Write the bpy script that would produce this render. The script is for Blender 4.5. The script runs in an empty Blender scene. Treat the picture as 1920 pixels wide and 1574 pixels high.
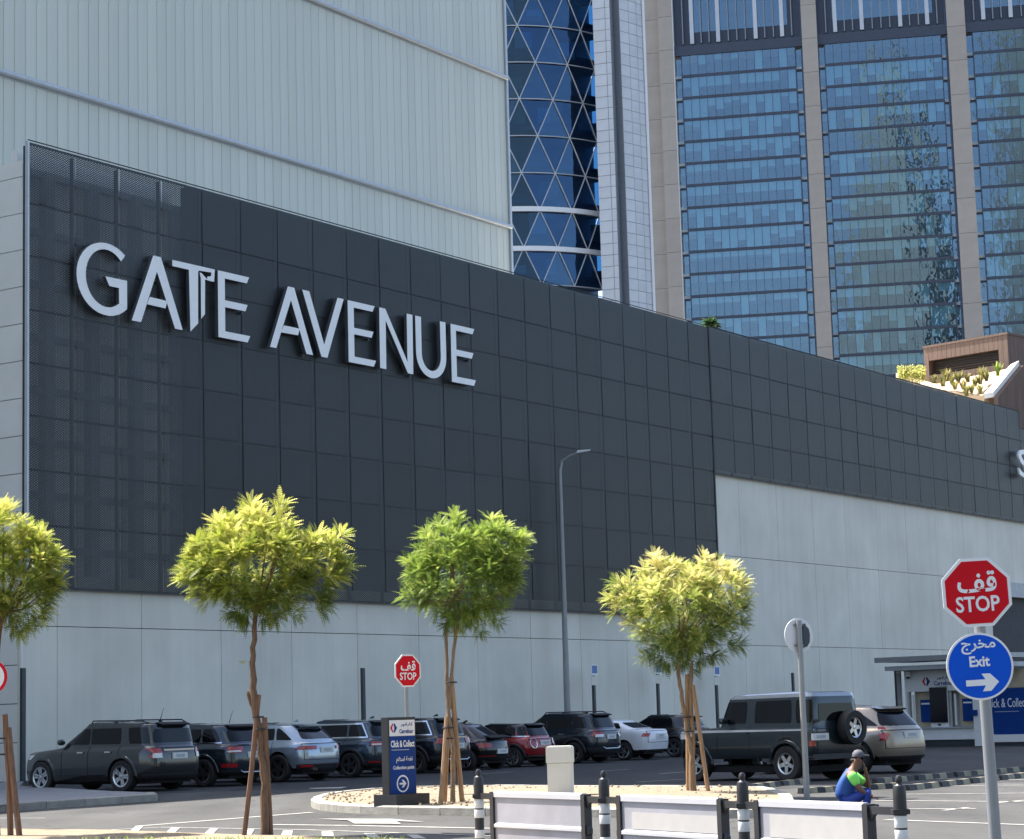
import bpy, bmesh, math, random
import numpy as np
from mathutils import Vector, Matrix
random.seed(7)
R = math.radians
S = bpy.context.scene
COL = S.collection

# ------------------------------------------------------------------ camera, sky, sun, exposure
FPX, PITCH, ROLL, EYE = 4043.16, .136713, .0285839, 1.62
fw = Vector((0, math.cos(PITCH), math.sin(PITCH)))
r0 = Vector((1, 0, 0)); u0 = Vector((0, -math.sin(PITCH), math.cos(PITCH)))
rt = r0*math.cos(ROLL) - u0*math.sin(ROLL)
up = u0*math.cos(ROLL) + r0*math.sin(ROLL)
cd = bpy.data.cameras.new('camera'); cam = bpy.data.objects.new('camera', cd); COL.objects.link(cam)
cd.sensor_width = 36; cd.sensor_fit = 'HORIZONTAL'; cd.lens = FPX*36/1920
cd.clip_start = .5; cd.clip_end = 6000
cam.matrix_world = Matrix(((rt.x, up.x, -fw.x, 0), (rt.y, up.y, -fw.y, 0), (rt.z, up.z, -fw.z, EYE), (0, 0, 0, 1)))
S.camera = cam

SUN_EL = R(58); SUN_H = Vector((-.85, .53, 0)).normalized()
w = bpy.data.worlds.new('World'); S.world = w; w.use_nodes = True
nt = w.node_tree; bg = nt.nodes['Background']
sky = nt.nodes.new('ShaderNodeTexSky'); sky.sky_type = 'NISHITA'; sky.sun_disc = False
sky.sun_elevation = SUN_EL; sky.sun_rotation = math.atan2(SUN_H.x, SUN_H.y)
sky.air_density = .9; sky.dust_density = 2.4; sky.ozone_density = 1.0
nt.links.new(sky.outputs[0], bg.inputs[0]); bg.inputs[1].default_value = .10
sd = bpy.data.lights.new('sun', 'SUN'); sd.energy = 4.0; sd.angle = R(.53); sd.color = (1, .95, .87)
sun = bpy.data.objects.new('sun', sd); COL.objects.link(sun)
sv = Vector((SUN_H.x*math.cos(SUN_EL), SUN_H.y*math.cos(SUN_EL), math.sin(SUN_EL)))
sun.rotation_euler = sv.to_track_quat('Z', 'Y').to_euler(); sun.location = (-20, 10, 80)
S.view_settings.view_transform = 'Standard'; S.view_settings.look = 'None'
S.view_settings.gamma = 1; S.view_settings.use_curve_mapping = False
S.view_settings.exposure = 1.85
S.cycles.max_bounces = 8; S.cycles.transparent_max_bounces = 12; S.cycles.caustics_reflective = False
S.cycles.caustics_refractive = False; S.cycles.use_denoising = True

def ray(px, py):
    return rt*((px-960)/FPX) - up*((py-787)/FPX) + fw
def gnd(px, py, z=0.):
    v = ray(px, py); return Vector((0, 0, EYE)) + v*((z-EYE)/v.z)
def at(px, py, Y):
    v = ray(px, py); return Vector((0, 0, EYE)) + v*(Y/v.y)

# ------------------------------------------------------------------ materials
MAT = {}
def mk(name, col, rough=.6, metal=0., var=.12, scale=3., bump=0., bscale=40., coat=0., spec=.5, col2=None, stretch=None, coord='Object', seedvar=0.):
    if name in MAT: return MAT[name]
    m = bpy.data.materials.new(name); m.use_nodes = True; MAT[name] = m
    t = m.node_tree; b = t.nodes['Principled BSDF']
    b.inputs['Roughness'].default_value = rough; b.inputs['Metallic'].default_value = metal
    b.inputs['Coat Weight'].default_value = coat; b.inputs['Coat Roughness'].default_value = .04
    b.inputs['Specular IOR Level'].default_value = spec
    tc = t.nodes.new('ShaderNodeTexCoord'); src = tc.outputs[coord]
    if stretch:
        mp = t.nodes.new('ShaderNodeMapping'); mp.inputs['Scale'].default_value = stretch
        t.links.new(src, mp.inputs[0]); src = mp.outputs[0]
    n = t.nodes.new('ShaderNodeTexNoise'); n.inputs['Scale'].default_value = scale; n.inputs['Detail'].default_value = 6
    t.links.new(src, n.inputs['Vector'])
    c2 = col2 or tuple(c*(1-var) for c in col); c1 = col if col2 else tuple(min(1, c*(1+var)) for c in col)
    mx = t.nodes.new('ShaderNodeMix'); mx.data_type = 'RGBA'
    mx.inputs[6].default_value = (*c1, 1); mx.inputs[7].default_value = (*c2, 1)
    rp = t.nodes.new('ShaderNodeMapRange'); rp.inputs[1].default_value = .3; rp.inputs[2].default_value = .7
    t.links.new(n.outputs['Fac'], rp.inputs[0]); t.links.new(rp.outputs[0], mx.inputs[0])
    out = mx.outputs[2]
    if seedvar:
        oi = t.nodes.new('ShaderNodeObjectInfo'); hs = t.nodes.new('ShaderNodeHueSaturation')
        ma = t.nodes.new('ShaderNodeMapRange'); ma.inputs[3].default_value = 1-seedvar; ma.inputs[4].default_value = 1+seedvar
        t.links.new(oi.outputs['Random'], ma.inputs[0]); t.links.new(ma.outputs[0], hs.inputs['Value'])
        t.links.new(out, hs.inputs['Color']); out = hs.outputs[0]
    t.links.new(out, b.inputs['Base Color'])
    if bump:
        n2 = t.nodes.new('ShaderNodeTexNoise'); n2.inputs['Scale'].default_value = bscale; n2.inputs['Detail'].default_value = 4
        t.links.new(src, n2.inputs['Vector'])
        bp = t.nodes.new('ShaderNodeBump'); bp.inputs['Strength'].default_value = bump; bp.inputs['Distance'].default_value = .02
        t.links.new(n2.outputs['Fac'], bp.inputs['Height']); t.links.new(bp.outputs[0], b.inputs['Normal'])
    return m

def nodes_of(m): return m.node_tree, m.node_tree.nodes['Principled BSDF']

M_asphalt = mk('asphalt', (.066, .065, .063), .85, var=.12, scale=.35, bump=.6, bscale=60, spec=.3)
def asphalt_detail(m):
    t, b = nodes_of(m); src = b.inputs['Base Color'].links[0].from_socket
    tc = t.nodes.new('ShaderNodeTexCoord')
    n = t.nodes.new('ShaderNodeTexNoise'); n.inputs['Scale'].default_value = 28; n.inputs['Detail'].default_value = 8; n.inputs['Roughness'].default_value = .8
    t.links.new(tc.outputs['Object'], n.inputs['Vector'])
    rp = t.nodes.new('ShaderNodeMapRange'); rp.inputs[1].default_value = .3; rp.inputs[2].default_value = .7; rp.inputs[3].default_value = .72; rp.inputs[4].default_value = 1.28
    t.links.new(n.outputs[0], rp.inputs[0])
    # oil stains and tyre-worn lanes
    n3 = t.nodes.new('ShaderNodeTexNoise'); n3.inputs['Scale'].default_value = .16; n3.inputs['Detail'].default_value = 5
    mp = t.nodes.new('ShaderNodeMapping'); mp.inputs['Rotation'].default_value = (0, 0, R(34)); mp.inputs['Scale'].default_value = (4, .6, 1)
    t.links.new(tc.outputs['Object'], mp.inputs[0]); t.links.new(mp.outputs[0], n3.inputs['Vector'])
    r3 = t.nodes.new('ShaderNodeMapRange'); r3.inputs[1].default_value = .3; r3.inputs[2].default_value = .72; r3.inputs[3].default_value = .68; r3.inputs[4].default_value = 1.25
    t.links.new(n3.outputs[0], r3.inputs[0])
    v = t.nodes.new('ShaderNodeMath'); v.operation = 'MULTIPLY'; t.links.new(rp.outputs[0], v.inputs[0]); t.links.new(r3.outputs[0], v.inputs[1])
    vo = t.nodes.new('ShaderNodeTexVoronoi'); vo.feature = 'DISTANCE_TO_EDGE'; vo.inputs['Scale'].default_value = .22
    nd = t.nodes.new('ShaderNodeTexNoise'); nd.inputs['Scale'].default_value = .9; nd.inputs['Detail'].default_value = 6
    t.links.new(tc.outputs['Object'], nd.inputs['Vector'])
    ad = t.nodes.new('ShaderNodeVectorMath'); ad.operation = 'MULTIPLY_ADD'; ad.inputs[1].default_value = (2.2, 2.2, 0)
    t.links.new(nd.outputs['Color'], ad.inputs[0]); t.links.new(tc.outputs['Object'], ad.inputs[2]); t.links.new(ad.outputs[0], vo.inputs['Vector'])
    rc_ = t.nodes.new('ShaderNodeMapRange'); rc_.inputs[1].default_value = .002; rc_.inputs[2].default_value = .007; rc_.inputs[3].default_value = .55; rc_.inputs[4].default_value = 1
    t.links.new(vo.outputs['Distance'], rc_.inputs[0])
    v2 = t.nodes.new('ShaderNodeMath'); v2.operation = 'MULTIPLY'; t.links.new(v.outputs[0], v2.inputs[0]); t.links.new(rc_.outputs[0], v2.inputs[1])
    hs = t.nodes.new('ShaderNodeHueSaturation'); t.links.new(src, hs.inputs['Color']); t.links.new(v2.outputs[0], hs.inputs['Value'])
    t.links.new(hs.outputs[0], b.inputs['Base Color'])
asphalt_detail(M_asphalt)
M_lot = mk('shade_toned_asphalt', (.040, .041, .043), .85, var=.12, scale=.35, bump=.6, bscale=60, spec=.3); asphalt_detail(M_lot)  # darker than the road: the car park's shade is put into the colour
M_paint = mk('road_paint', (.46, .445, .40), .7, col2=(.24, .235, .22), scale=7)
M_kerb = mk('kerb_concrete', (.30, .285, .25), .85, var=.18, scale=4, bump=.4, bscale=30, seedvar=.1)
M_pave = mk('pavement', (.22, .22, .225), .85, var=.12, scale=2, bump=.4)
M_sand = mk('sand', (.28, .225, .155), .95, col2=(.19, .145, .095), scale=9, bump=1, bscale=25)
M_sand2 = mk('roof_sand', (.62, .47, .32), .95, col2=(.45, .32, .2), scale=2, bump=1, bscale=12)
M_wall = mk('wall_panel', (.70, .67, .575), .55, var=.05, scale=.6, bump=.05, bscale=6, seedvar=.025)
def wall_dirt(m):
    t, b = nodes_of(m); src = b.inputs['Base Color'].links[0].from_socket; tc = t.nodes.new('ShaderNodeTexCoord')
    mp = t.nodes.new('ShaderNodeMapping'); mp.inputs['Scale'].default_value = (2.2, 2.2, .10); t.links.new(tc.outputs['Object'], mp.inputs[0])
    n = t.nodes.new('ShaderNodeTexNoise'); n.inputs['Scale'].default_value = 1.; n.inputs['Detail'].default_value = 7; n.inputs['Roughness'].default_value = .65; t.links.new(mp.outputs[0], n.inputs['Vector'])
    r = t.nodes.new('ShaderNodeMapRange'); r.inputs[1].default_value = .35; r.inputs[2].default_value = .75; r.inputs[3].default_value = 1.02; r.inputs[4].default_value = .92; t.links.new(n.outputs[0], r.inputs[0])
    n2 = t.nodes.new('ShaderNodeTexNoise'); n2.inputs['Scale'].default_value = .22; n2.inputs['Detail'].default_value = 4; t.links.new(tc.outputs['Object'], n2.inputs['Vector'])
    r2 = t.nodes.new('ShaderNodeMapRange'); r2.inputs[1].default_value = .35; r2.inputs[2].default_value = .68; r2.inputs[3].default_value = .92; r2.inputs[4].default_value = 1.06; t.links.new(n2.outputs[0], r2.inputs[0])
    mu = t.nodes.new('ShaderNodeMath'); mu.operation = 'MULTIPLY'; t.links.new(r.outputs[0], mu.inputs[0]); t.links.new(r2.outputs[0], mu.inputs[1])
    hs = t.nodes.new('ShaderNodeHueSaturation'); t.links.new(src, hs.inputs['Color']); t.links.new(mu.outputs[0], hs.inputs['Value']); t.links.new(hs.outputs[0], b.inputs['Base Color'])
wall_dirt(M_wall)
M_wallw = mk('white_cladding', (.82, .80, .75), .45, var=.04, scale=.8, seedvar=.02)
M_joint = mk('joint_dark', (.05, .055, .06), .8)
M_steel = mk('dark_steel', (.06, .065, .075), .5, metal=.6)
M_letter = mk('letter_white', (.92, .91, .88), .35, var=.03)
M_letside = mk('letter_side', (.08, .085, .095), .5)
M_rib = mk('rib_plank', (.68, .68, .585), .38, col2=(.61, .62, .54), scale=.5, stretch=(6, 6, .15), seedvar=.045, spec=.6)
M_ledge = mk('ledge_metal', (.52, .55, .58), .4, metal=.3, var=.05)
M_beige = mk('beige_stone', (.47, .40, .325), .7, var=.06, scale=.5, seedvar=.05)
M_tile = mk('white_tile', (.60, .61, .62), .35, var=.06, scale=.6, seedvar=.05)
M_fin = mk('fin_grey', (.22, .24, .27), .6)
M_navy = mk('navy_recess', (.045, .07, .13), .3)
M_band = mk('spandrel_band', (.055, .062, .085), .35, metal=.2, var=.1)
M_brown = mk('brown_cladding', (.19, .125, .095), .7, col2=(.125, .083, .065), scale=1.5, stretch=(8, 8, .4), seedvar=.05)
M_louvre = mk('louvre_dark', (.06, .05, .048), .6)
M_coping = mk('white_coping', (.80, .77, .72), .7, var=.04)
M_pole = mk('grey_pole', (.26, .27, .28), .4, metal=.25, var=.06)
M_poled = mk('dark_pole', (.05, .06, .07), .45, metal=.4)
M_black = mk('black_rubber', (.018, .018, .02), .6, var=.3)
M_plastic = mk('black_plastic', (.022, .022, .025), .45, var=.2)
M_refl = mk('white_reflector', (.70, .70, .68), .4, var=.08, scale=8)
M_rail = mk('barrier_rail', (.46, .46, .48), .4, var=.05)
M_barr = mk('barrier_white', (.35, .345, .385), .4, col2=(.27, .265, .29), scale=2.2, bump=.15, bscale=4)
M_pale = mk('pale_rectangle_white', (.44, .42, .40), .55, var=.05, scale=5)  # paler rectangles on the middle and right barrier panels
M_red = mk('sign_red', (.60, .004, .014), .5, var=.05, spec=.18)
M_blue = mk('sign_blue', (.003, .09, .60), .5, var=.05, spec=.15)
M_white = mk('sign_white', (.80, .80, .80), .4, var=.03)
M_navyb = mk('banner_blue', (.006, .045, .22), .5, var=.08, spec=.15)
M_bark = mk('bark', (.22, .135, .08), .9, col2=(.10, .06, .04), scale=6, stretch=(8, 8, 1), bump=.8, bscale=20)
M_barkl = mk('bark_light', (.34, .23, .14), .9, col2=(.19, .12, .075), scale=6, stretch=(8, 8, 1), bump=.8, bscale=20)
M_stake = mk('stake_wood', (.20, .105, .06), .8, col2=(.09, .05, .032), scale=4, stretch=(9, 9, .6))
M_stakel = mk('stake_wood_light', (.40, .245, .13), .8, col2=(.24, .14, .075), scale=4, stretch=(9, 9, .6))
M_box = mk('cabinet_cream', (.66, .66, .62), .6, var=.05)
M_yellow = mk('kerb_yellow', (.30, .27, .19), .8, var=.2, scale=6)
M_tyre = mk('tyre', (.014, .014, .015), .75, var=.2)
M_rim = mk('alloy', (.55, .56, .58), .25, metal=.9, var=.05)
M_rimd = mk('alloy_dark', (.16, .165, .175), .3, metal=.9, var=.05)
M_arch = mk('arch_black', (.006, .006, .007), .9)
M_glassc = mk('car_glass', (.004, .005, .007), .05, var=.1, spec=.32)
M_chrome = mk('chrome', (.62, .63, .65), .15, metal=1, var=.02)
M_lampr = mk('lamp_red', (.35, .008, .012), .15, var=.25, scale=20, coat=1)
M_lampw = mk('lamp_white', (.66, .64, .62), .12, var=.12, scale=25, coat=1)
M_platew = mk('plate_white', (.66, .66, .64), .5, var=.05)
M_skin = mk('skin', (.16, .075, .045), .6)
M_hiv = mk('hi_vis_green', (.22, .75, .12), .6, var=.06)
M_vest = mk('vest_blue', (.010, .06, .24), .7, var=.2)
M_trous = mk('trousers_blue', (.008, .035, .25), .7, var=.2)
M_cap = mk('cap_grey', (.10, .10, .12), .8)
M_hair = mk('hair_black', (.012, .01, .009), .8)
M_kiosk = mk('kiosk_white', (.72, .73, .74), .5, var=.04)
M_kioskg = mk('kiosk_grey', (.42, .44, .46), .5)
M_screen = mk('screen_black', (.006, .007, .012), .15)
M_tan = mk('tan_panel', (.45, .38, .27), .7)
M_wood = mk('cream', (.6, .55, .45), .7)
def paint(name, col, metal=.5, rough=.2): return mk(name, col, rough, metal=metal, var=.06, scale=200, coat=.8)

# leaf: colour from per-frond tint, thin and translucent
def leaf_mat(name, dark, mid, young):
    m = bpy.data.materials.new(name); m.use_nodes = True; MAT[name] = m
    t, b = nodes_of(m)
    at_ = t.nodes.new('ShaderNodeAttribute'); at_.attribute_name = 'tint'
    cr = t.nodes.new('ShaderNodeValToRGB'); e = cr.color_ramp.elements
    e[0].position = .0; e[0].color = (*dark, 1); e[1].position = 1.; e[1].color = (*young, 1)
    k = e.new(.5); k.color = (*mid, 1)
    t.links.new(at_.outputs['Fac'], cr.inputs[0]); t.links.new(cr.outputs[0], b.inputs['Base Color'])
    b.inputs['Roughness'].default_value = .5
    tr = t.nodes.new('ShaderNodeBsdfTranslucent'); t.links.new(cr.outputs[0], tr.inputs[0])
    ms = t.nodes.new('ShaderNodeMixShader'); ms.inputs[0].default_value = .48
    t.links.new(b.outputs[0], ms.inputs[1]); t.links.new(tr.outputs[0], ms.inputs[2])
    t.links.new(ms.outputs[0], t.nodes['Material Output'].inputs[0])
    return m
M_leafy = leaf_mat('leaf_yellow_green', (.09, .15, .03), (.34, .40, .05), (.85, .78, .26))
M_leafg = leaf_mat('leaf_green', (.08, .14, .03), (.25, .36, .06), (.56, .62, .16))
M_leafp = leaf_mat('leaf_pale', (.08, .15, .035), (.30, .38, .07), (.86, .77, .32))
M_succ = leaf_mat('succulent', (.09, .12, .05), (.26, .26, .08), (.45, .36, .14))
M_palm = leaf_mat('palm_leaf', (.02, .05, .02), (.04, .09, .03), (.08, .14, .04))

# dark expanded-metal screen: lozenge holes cut in metal
def screen_mat():
    m = mk('screen_metal', (.050, .056, .059), .40, metal=.35, var=.14, scale=.35, seedvar=.09)
    t, b = nodes_of(m)
    tc = t.nodes.new('ShaderNodeTexCoord'); sp = t.nodes.new('ShaderNodeSeparateXYZ'); t.links.new(tc.outputs['Object'], sp.inputs[0])
    def mth(op, a, bb=None):
        n = t.nodes.new('ShaderNodeMath'); n.operation = op
        for i, q in enumerate((a, bb)):
            if q is None: continue
            if isinstance(q, (int, float)): n.inputs[i].default_value = q
            else: t.links.new(q, n.inputs[i])
        return n.outputs[0]
    px = mth('MULTIPLY', sp.outputs[0], 1/.13); pz = mth('MULTIPLY', sp.outputs[2], 1/.075)
    a = mth('PINGPONG', px, .5); c = mth('PINGPONG', pz, .5)
    sm = mth('ADD', a, c)                      # 0 at hole centres, 1 at the offset centres
    dd = mth('ABSOLUTE', mth('SUBTRACT', sm, .5))
    hole = mth('GREATER_THAN', dd, .205)
    tr = t.nodes.new('ShaderNodeBsdfTransparent'); ms = t.nodes.new('ShaderNodeMixShader')
    t.links.new(hole, ms.inputs[0]); t.links.new(b.outputs[0], ms.inputs[1]); t.links.new(tr.outputs[0], ms.inputs[2])
    t.links.new(ms.outputs[0], t.nodes['Material Output'].inputs[0])
    return m
M_screenm = screen_mat()

def glass_mat(name, tint, refl, rough, wav, interior=True, f0=.22):
    m = bpy.data.materials.new(name); m.use_nodes = True; MAT[name] = m
    t, b = nodes_of(m)
    g = t.nodes.new('ShaderNodeBsdfGlossy'); g.inputs['Color'].default_value = (*refl, 1); g.inputs['Roughness'].default_value = rough
    tc = t.nodes.new('ShaderNodeTexCoord'); n = t.nodes.new('ShaderNodeTexNoise'); n.inputs['Scale'].default_value = .55; n.inputs['Detail'].default_value = 2
    oi = t.nodes.new('ShaderNodeObjectInfo'); ad = t.nodes.new('ShaderNodeVectorMath'); ad.operation = 'ADD'
    mu = t.nodes.new('ShaderNodeVectorMath'); mu.operation = 'SCALE'; mu.inputs[0].default_value = (9, 17, 5)
    t.links.new(oi.outputs['Random'], mu.inputs['Scale']); t.links.new(tc.outputs['Object'], ad.inputs[0]); t.links.new(mu.outputs[0], ad.inputs[1])
    t.links.new(ad.outputs[0], n.inputs['Vector'])
    bp = t.nodes.new('ShaderNodeBump'); bp.inputs['Strength'].default_value = 1; bp.inputs['Distance'].default_value = wav
    t.links.new(n.outputs[0], bp.inputs['Height']); t.links.new(bp.outputs[0], g.inputs['Normal'])
    tr = t.nodes.new('ShaderNodeBsdfTransparent'); tr.inputs[0].default_value = (*tint, 1)
    lw = t.nodes.new('ShaderNodeLayerWeight'); lw.inputs[0].default_value = .35
    mr = t.nodes.new('ShaderNodeMapRange'); mr.inputs[3].default_value = f0; mr.inputs[4].default_value = 1
    pw = t.nodes.new('ShaderNodeMath'); pw.operation = 'POWER'; pw.inputs[1].default_value = 3
    t.links.new(lw.outputs['Facing'], pw.inputs[0]); t.links.new(pw.outputs[0], mr.inputs[0])
    ms = t.nodes.new('ShaderNodeMixShader'); t.links.new(mr.outputs[0], ms.inputs[0])
    t.links.new(tr.outputs[0], ms.inputs[1]); t.links.new(g.outputs[0], ms.inputs[2])
    t.links.new(ms.outputs[0], t.nodes['Material Output'].inputs[0]); t.nodes.remove(b)
    return m
M_tglass = glass_mat('tower_glass', (.62, .76, .80), (.62, .76, .88), .015, .026, f0=.17)
M_dglass = glass_mat('diagrid_glass', (.24, .45, .62), (.40, .63, .90), .01, .03, f0=.11)
M_blind = mk('blind', (.72, .80, .76), .8, var=.05, scale=.3)
M_inter = mk('interior', (.055, .065, .085), .8, col2=(.02, .025, .035), scale=.25)
M_inter2 = mk('interior_blue', (.12, .22, .33), .8, col2=(.06, .12, .20), scale=.2)
M_pblue = mk('plate_blue', (.08, .18, .42), .5)
M_ceil = mk('interior_ceiling', (.62, .66, .64), .8)

# ------------------------------------------------------------------ mesh builder
class MB:
    def __init__(s): s.v = []; s.f = []; s.m = []
    def add(s, vs, fs, mi=0):
        o = len(s.v); s.v += [tuple(x) for x in vs]
        for f in fs: s.f.append(tuple(i+o for i in f)); s.m.append(mi)
        return s
    def box(s, x0, x1, y0, y1, z0, z1, mi=0, rot=None, c=None):
        vs = [Vector((x, y, z)) for z in (z0, z1) for y in (y0, y1) for x in (x0, x1)]
        if rot is not None:
            c = Vector(c or ((x0+x1)/2, (y0+y1)/2, (z0+z1)/2)); vs = [rot @ (q-c) + c for q in vs]
        return s.add(vs, [(0, 2, 3, 1), (4, 5, 7, 6), (0, 1, 5, 4), (2, 6, 7, 3), (0, 4, 6, 2), (1, 3, 7, 5)], mi)
    def tube(s, p0, p1, r0, r1=None, n=8, mi=0, cap=True):
        return s.path([(p0, r0), (p1, r0 if r1 is None else r1)], n, mi, cap)
    def path(s, pr, n=8, mi=0, cap=True):
        o = len(s.v); k = len(pr); ref = None
        for i, (p, r) in enumerate(pr):
            p = Vector(p)
            a = Vector(pr[max(i-1, 0)][0]); b = Vector(pr[min(i+1, k-1)][0]); d = (b-a).normalized()
            if ref is None: ref = Vector((1, 0, 0)) if abs(d.x) < .8 else Vector((0, 1, 0))
            x = (ref - d*ref.dot(d)).normalized(); y = d.cross(x); ref = x
            for j in range(n):
                t = 2*math.pi*j/n; s.v.append(tuple(p + x*(r*math.cos(t)) + y*(r*math.sin(t))))
        for i in range(k-1):
            for j in range(n):
                a = o+i*n+j; b = o+i*n+(j+1) % n; s.f.append((a, b, b+n, a+n)); s.m.append(mi)
        if cap:
            s.f.append(tuple(o+j for j in reversed(range(n)))); s.m.append(mi)
            s.f.append(tuple(o+(k-1)*n+j for j in range(n))); s.m.append(mi)
        return s
    def lathe(s, prof, n=24, axis='z', c=(0, 0, 0), mi=0, close=False):
        o = len(s.v); k = len(prof)
        for (r, h) in prof:
            for j in range(n):
                t = 2*math.pi*j/n; a, b = r*math.cos(t), r*math.sin(t)
                q = {'z': (a, b, h), 'y': (a, h, b), 'x': (h, a, b)}[axis]
                s.v.append((q[0]+c[0], q[1]+c[1], q[2]+c[2]))
        for i in range(k-1 if not close else k):
            i2 = (i+1) % k
            for j in range(n):
                s.f.append((o+i*n+j, o+i*n+(j+1) % n, o+i2*n+(j+1) % n, o+i2*n+j)); s.m.append(mi)
        return s
    def prism(s, pts, d0, d1, mi=0, mi_side=None, plane='xz'):
        """polygon (convex or not) in x,z extruded along y from d0 (front) to d1"""
        n = len(pts)
        f = (lambda a, b, d: (a, d, b)) if plane == 'xz' else (lambda a, b, d: (a, b, d))
        vs = [f(a, b, d0) for a, b in pts] + [f(a, b, d1) for a, b in pts]
        o = len(s.v); s.v += vs
        s.f.append(tuple(o+i for i in range(n))); s.m.append(mi)
        s.f.append(tuple(o+n+i for i in reversed(range(n)))); s.m.append(mi)
        for i in range(n):
            j = (i+1) % n; s.f.append((o+i, o+n+i, o+n+j, o+j)); s.m.append(mi if mi_side is None else mi_side)
        return s
    def mesh(s, name, mats, smooth=False, tint=None):
        me = bpy.data.meshes.new(name); me.from_pydata(s.v, [], s.f)
        for m in (mats if isinstance(mats, (list, tuple)) else [mats]): me.materials.append(m)
        me.polygons.foreach_set('material_index', s.m)
        if smooth is True: me.polygons.foreach_set('use_smooth', [True]*len(s.f))
        if tint is not None:
            a = me.attributes.new('tint', 'FLOAT', 'POINT'); a.data.foreach_set('value', tint)
        bm = bmesh.new(); bm.from_mesh(me); bmesh.ops.recalc_face_normals(bm, faces=bm.faces)
        if smooth == 'auto':
            for f in bm.faces: f.smooth = True
            for e in bm.edges:
                e.smooth = len(e.link_faces) == 2 and e.calc_face_angle(0) < R(38)
        bm.to_mesh(me); bm.free(); me.update()
        return me
    def obj(s, name, mats, parent=None, loc=None, rotz=None, smooth=False, tint=None):
        return link(name, s.mesh(name, mats, smooth, tint), parent, loc, rotz)

def link(name, me, parent=None, loc=None, rotz=None):
    o = bpy.data.objects.new(name, me); COL.objects.link(o)
    if parent: o.parent = parent
    if loc is not None: o.location = loc
    if rotz is not None: o.rotation_euler = (0, 0, rotz)
    return o
def thing(name, label, cat, loc=(0, 0, 0), rotz=0., group=None):
    o = bpy.data.objects.new(name, None); COL.objects.link(o); o.empty_display_size = .2
    o.location = loc; o.rotation_euler = (0, 0, rotz)
    return tag(o, label, cat, group)
def tag(o, label, cat, group=None):
    o['label'] = label; o['category'] = cat
    if group: o['group'] = group
    return o
def struct(o, kind='structure'): o['kind'] = kind; return o
def arabic_mesh(name, body, size, mat, bold=0., ext=.001, wh=(1, 1), face_y=0., xz=(0, 0)):
    """joined glyphs built one by one so that bold outlines may overlap"""
    def raw(t, off):
        c = bpy.data.curves.new('t', 'FONT'); c.body = t; c.size = 1; c.offset = off; c.resolution_u = 3
        o = bpy.data.objects.new('t', c); COL.objects.link(o)
        me = bpy.data.meshes.new_from_object(o.evaluated_get(bpy.context.evaluated_depsgraph_get())); bpy.data.objects.remove(o)
        return me
    mb = MB()
    for i, ch in enumerate(body):
        if ch == ' ': continue
        e = max(v.co.x for v in raw(body[:i+1], 0).vertices)-max(v.co.x for v in raw(ch, 0).vertices)
        g = raw(ch, bold/size if size else 0)
        mb.add([(v.co.x+e, v.co.y, -.0003*i) for v in g.vertices], [tuple(p.vertices) for p in g.polygons])
    xs = [v[0] for v in mb.v]; ys = [v[1] for v in mb.v]
    cx, cy = (min(xs)+max(xs))/2, (min(ys)+max(ys))/2; sx, sz = wh[0]/(max(xs)-min(xs)), wh[1]/(max(ys)-min(ys))
    mb.v = [((x-cx)*sx+xz[0], face_y+z, (y-cy)*sz+xz[1]) for x, y, z in mb.v]
    return mb.mesh(name, mat)
def text_mesh(name, body, size, mat, w=None, bold=.0, ext=.004, align='CENTER', face_y=0., xz=(0, 0), wh=None, mati=None):
    """lettering as mesh: x right, z up, facing -y; optional forced width/height box"""
    c = bpy.data.curves.new(name, 'FONT'); c.body = body; c.size = size; c.align_x = align; c.align_y = 'CENTER'
    c.offset = bold; c.extrude = ext; c.resolution_u = 3
    o = bpy.data.objects.new(name, c); COL.objects.link(o)
    dg = bpy.context.evaluated_depsgraph_get(); me = bpy.data.meshes.new_from_object(o.evaluated_get(dg))
    bpy.data.objects.remove(o)
    xs = [v.co.x for v in me.vertices] or [0]; ys = [v.co.y for v in me.vertices] or [0]
    cx, cy = (min(xs)+max(xs))/2, (min(ys)+max(ys))/2; W, H = max(max(xs)-min(xs), 1e-6), max(max(ys)-min(ys), 1e-6)
    sx, sz = (1, 1) if wh is None else (wh[0]/W, wh[1]/H if wh[1] else wh[0]/W)
    for v in me.vertices:
        x, y, z = v.co; v.co = ((x-cx)*sx+xz[0], face_y-z, (y-cy)*sz+xz[1])
    me.materials.clear(); me.materials.append(mat); me.name = name
    return me

# ------------------------------------------------------------------ facade frame: x along facade, -y towards the street
PHI = .590365; DF = 48.2024
fn = Vector((math.cos(PHI), -math.sin(PHI), 0)); fD = Vector((math.sin(PHI), math.cos(PHI), 0))
FO = -fn*DF; FROT = math.pi/2-PHI
def fac(u, s, z=0.): return FO + fD*u + fn*s + Vector((0, 0, z))     # s = metres in front of the screen

# ================================================================== GROUND
g = MB(); g.add([(-1500, -800, 0), (1500, -800, 0), (1500, 2500, 0), (-1500, 2500, 0)], [(0, 1, 2, 3)])
asphalt = struct(g.obj('asphalt_road', M_asphalt))
def flat_poly(pts, z):
    m = MB(); m.add([(p[0], p[1], z) for p in pts], [tuple(range(len(pts)))]); return m
def marking(pts, z=.007, name='painted_line'):
    o = flat_poly(pts, z).obj(name, M_paint, asphalt); return o
def mark_px(pts, **k): return marking([gnd(*p) for p in pts], **k)
def line_px(a, b, wd=.12, **k):
    A, B = gnd(*a), gnd(*b); d = (B-A).normalized(); n = Vector((-d.y, d.x, 0))*wd/2
    return marking([A+n, B+n, B-n, A-n], **k)
lot = [gnd(*p) for p in [(288, 1489), (480, 1482), (660, 1479.5), (900, 1480), (1180, 1482), (1400, 1481), (1700, 1473), (2300, 1455)]]+[fac(150, 1.3), fac(45.4, 1.3), fac(38, 6)]
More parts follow.
